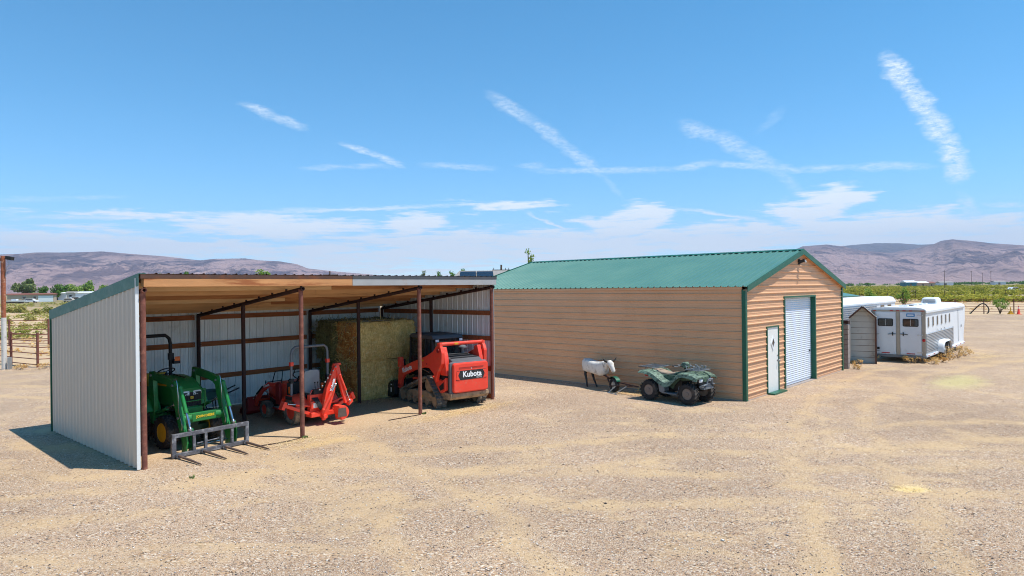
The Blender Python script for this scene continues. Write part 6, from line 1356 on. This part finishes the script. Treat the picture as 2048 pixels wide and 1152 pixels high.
W_ = [(tl_(-.25, .45), .42, .8, 'dry tan weeds under the right rear door of the horse trailer'), (tl_(-.1, -.2), .36, .7, 'dry tan weeds at the rear corner of the horse trailer'), (tl_(1.0, -.35), .30, .8, 'low dry weeds along the ribbed side of the horse trailer'), (tl_(2.3, -.45), .45, .9, 'dry weeds in front of the rear trailer tyre'), (tl_(3.1, -.55), .75, 1.1, 'tall tan tumbleweed against the trailer tyres'), (tl_(4.2, -.6), .55, 1.1, 'dry tumbleweed just ahead of the trailer tyres'), (tl_(-.25, 1.95), .45, .4, 'dry weed between the shelter and the trailer'), ((14.75, 28.15, 0), .25, .5, 'small dry weed at the foot of the grey shelter'), (bw(WB+.7, -.3), .3, .3, 'dry weed at the foot of the block wall'), (bw(-.35, 3.1), .28, .7, 'dry weeds by the barn wall behind the quad bike'), ((-22.4, 29.6, 0), .3, .9, 'dry grass at the base of the utility pole'), ((-21.3, 30.0, 0), .35, 1.2, 'dry grass under the near pipe fence')]
def dry_bush(loc, h, w_, lb, seed):
    st = random.Random(seed); o = thing('dry_weed', lb, 'weed', loc, st.uniform(0, 6), 'dry weeds'); m_ = MB(); bl = []
    for k in range(int(6+10*w_)):
        an = st.uniform(0, 6.28); rr = w_*.5*st.random()**.6; p_ = (math.cos(an)*rr, math.sin(an)*rr, h*st.uniform(.3, .9)*(1-.4*rr/w_)); m_.tube([(p_[0]*.3, p_[1]*.3, 0), (p_[0]*.7, p_[1]*.7, p_[2]*.6), p_], [.008, .006, .003], 4); bl.append((p_, (.07+.06*w_, .07+.06*w_, .05+.10*h)))
    m_.build('stem', 'seat_tan', o); v, f = leaves(bl, int(120+170*w_), .018, 1.6); lo = link('seed_heads', raw_mesh('seed_heads', 'dry_leaf', v, f), o); lo['kind'] = 'stuff'
for i, (loc, h, w_, lb) in enumerate(W_): dry_bush(loc, h*.85, w_, lb, 100+i)
for i, (loc, lb) in enumerate(((sw(3.43, -.12), 'tiny green weed at the foot of the second front post'), (sw(7.08, -.12), 'tiny green weed at the foot of the third front post'), (Vector((-5.9, 12.05, 0)), 'lone green weed sprouting from the gravel'))): tuft(loc, .07, .13, 'leaf_grey_green', lb, 16, 'green weeds', 200+i, 'green_weed')
N_ = 5200; pts_ = []
for (c, rx, ry, rot, k) in ((sw(8.3, -.7), 1.9, .5, SA, 900), (sw(8.0, 2.6), 1.6, .4, SA, 500), (Vector((6.6, 10.9, 0)), .36, .2, .1, 160), (sw(3.3, -.3), 1.0, .35, SA, 420), (tl_(4.6, -1.4), 2.4, .8, TH, 1100), (bw(-.9, 3.2), 1.2, .5, BA+R(90), 420), (Vector((-21.6, 29.2, 0)), 2.6, .6, .1, 440)):
    u = rng.normal(size=(k, 2))*np.array([rx*.5, ry*.5]); pts_.append(np.stack([c.x+u[:, 0]*math.cos(rot)-u[:, 1]*math.sin(rot), c.y+u[:, 0]*math.sin(rot)+u[:, 1]*math.cos(rot), np.full(k, .012)], -1))
P_ = np.concatenate(pts_); k = len(P_); a = rng.uniform(0, 6.28, k); L_ = rng.uniform(.04, .12, k)[:, None]; d = np.stack([np.cos(a), np.sin(a), rng.uniform(-.05, .25, k)], -1)*L_; sd = np.stack([-np.sin(a), np.cos(a), np.zeros(k)], -1)*.004
v = np.stack([P_-sd, P_+sd, P_+d+sd, P_+d-sd], 1).reshape(-1, 3); tag(link('straw', raw_mesh('straw', 'straw_leaf', v, np.arange(k*4).reshape(-1, 4))), 'loose yellow straw scattered on the gravel', 'straw', kind='stuff')
for (q, lb) in (([(2.3, -.02), (2.7, -.1), (3.0, -.12), (3.35, -.06)], 'thin dark rod lying on the ground by the second post'), ([(5.9, -.06), (6.4, -.1), (6.95, -.12)], 'thin dark rod lying on the ground by the third post')):
    o = MB().tube([Vector(sw(x, y, .012)) for x, y in q], .012, 6).build('metal_rod', 'pipe_dark', None, smooth=50); tag(o, lb, 'rod')
brush('weeds', 'dry_leaf', 1500, 44, 250, R(-44), R(-26), .12, .38, 16, 'low dry grass between the sagebrush', 1.4, .08)
# ------------------------------------------------------------------ the air between here and the mountains
hz = MB().box(-11500, 11500, -400, 15500, -5, 1150)
hm = bpy.data.materials.new('haze'); hm.use_nodes = True; hm.node_tree.nodes.clear(); n = NT(hm.node_tree)
pv = n.n('ShaderNodeVolumePrincipled'); pv.inputs['Color'].default_value = (.70, .80, 1., 1); pv.inputs['Density'].default_value = 8e-5; pv.inputs['Anisotropy'].default_value = 0.
o = n.n('ShaderNodeOutputMaterial'); n.put(o.inputs['Volume'], pv.outputs[0]); MATS['haze'] = hm
ho = hz.build('haze', 'haze'); tag(ho, 'pale blue haze in the air over the desert', 'haze', kind='stuff')
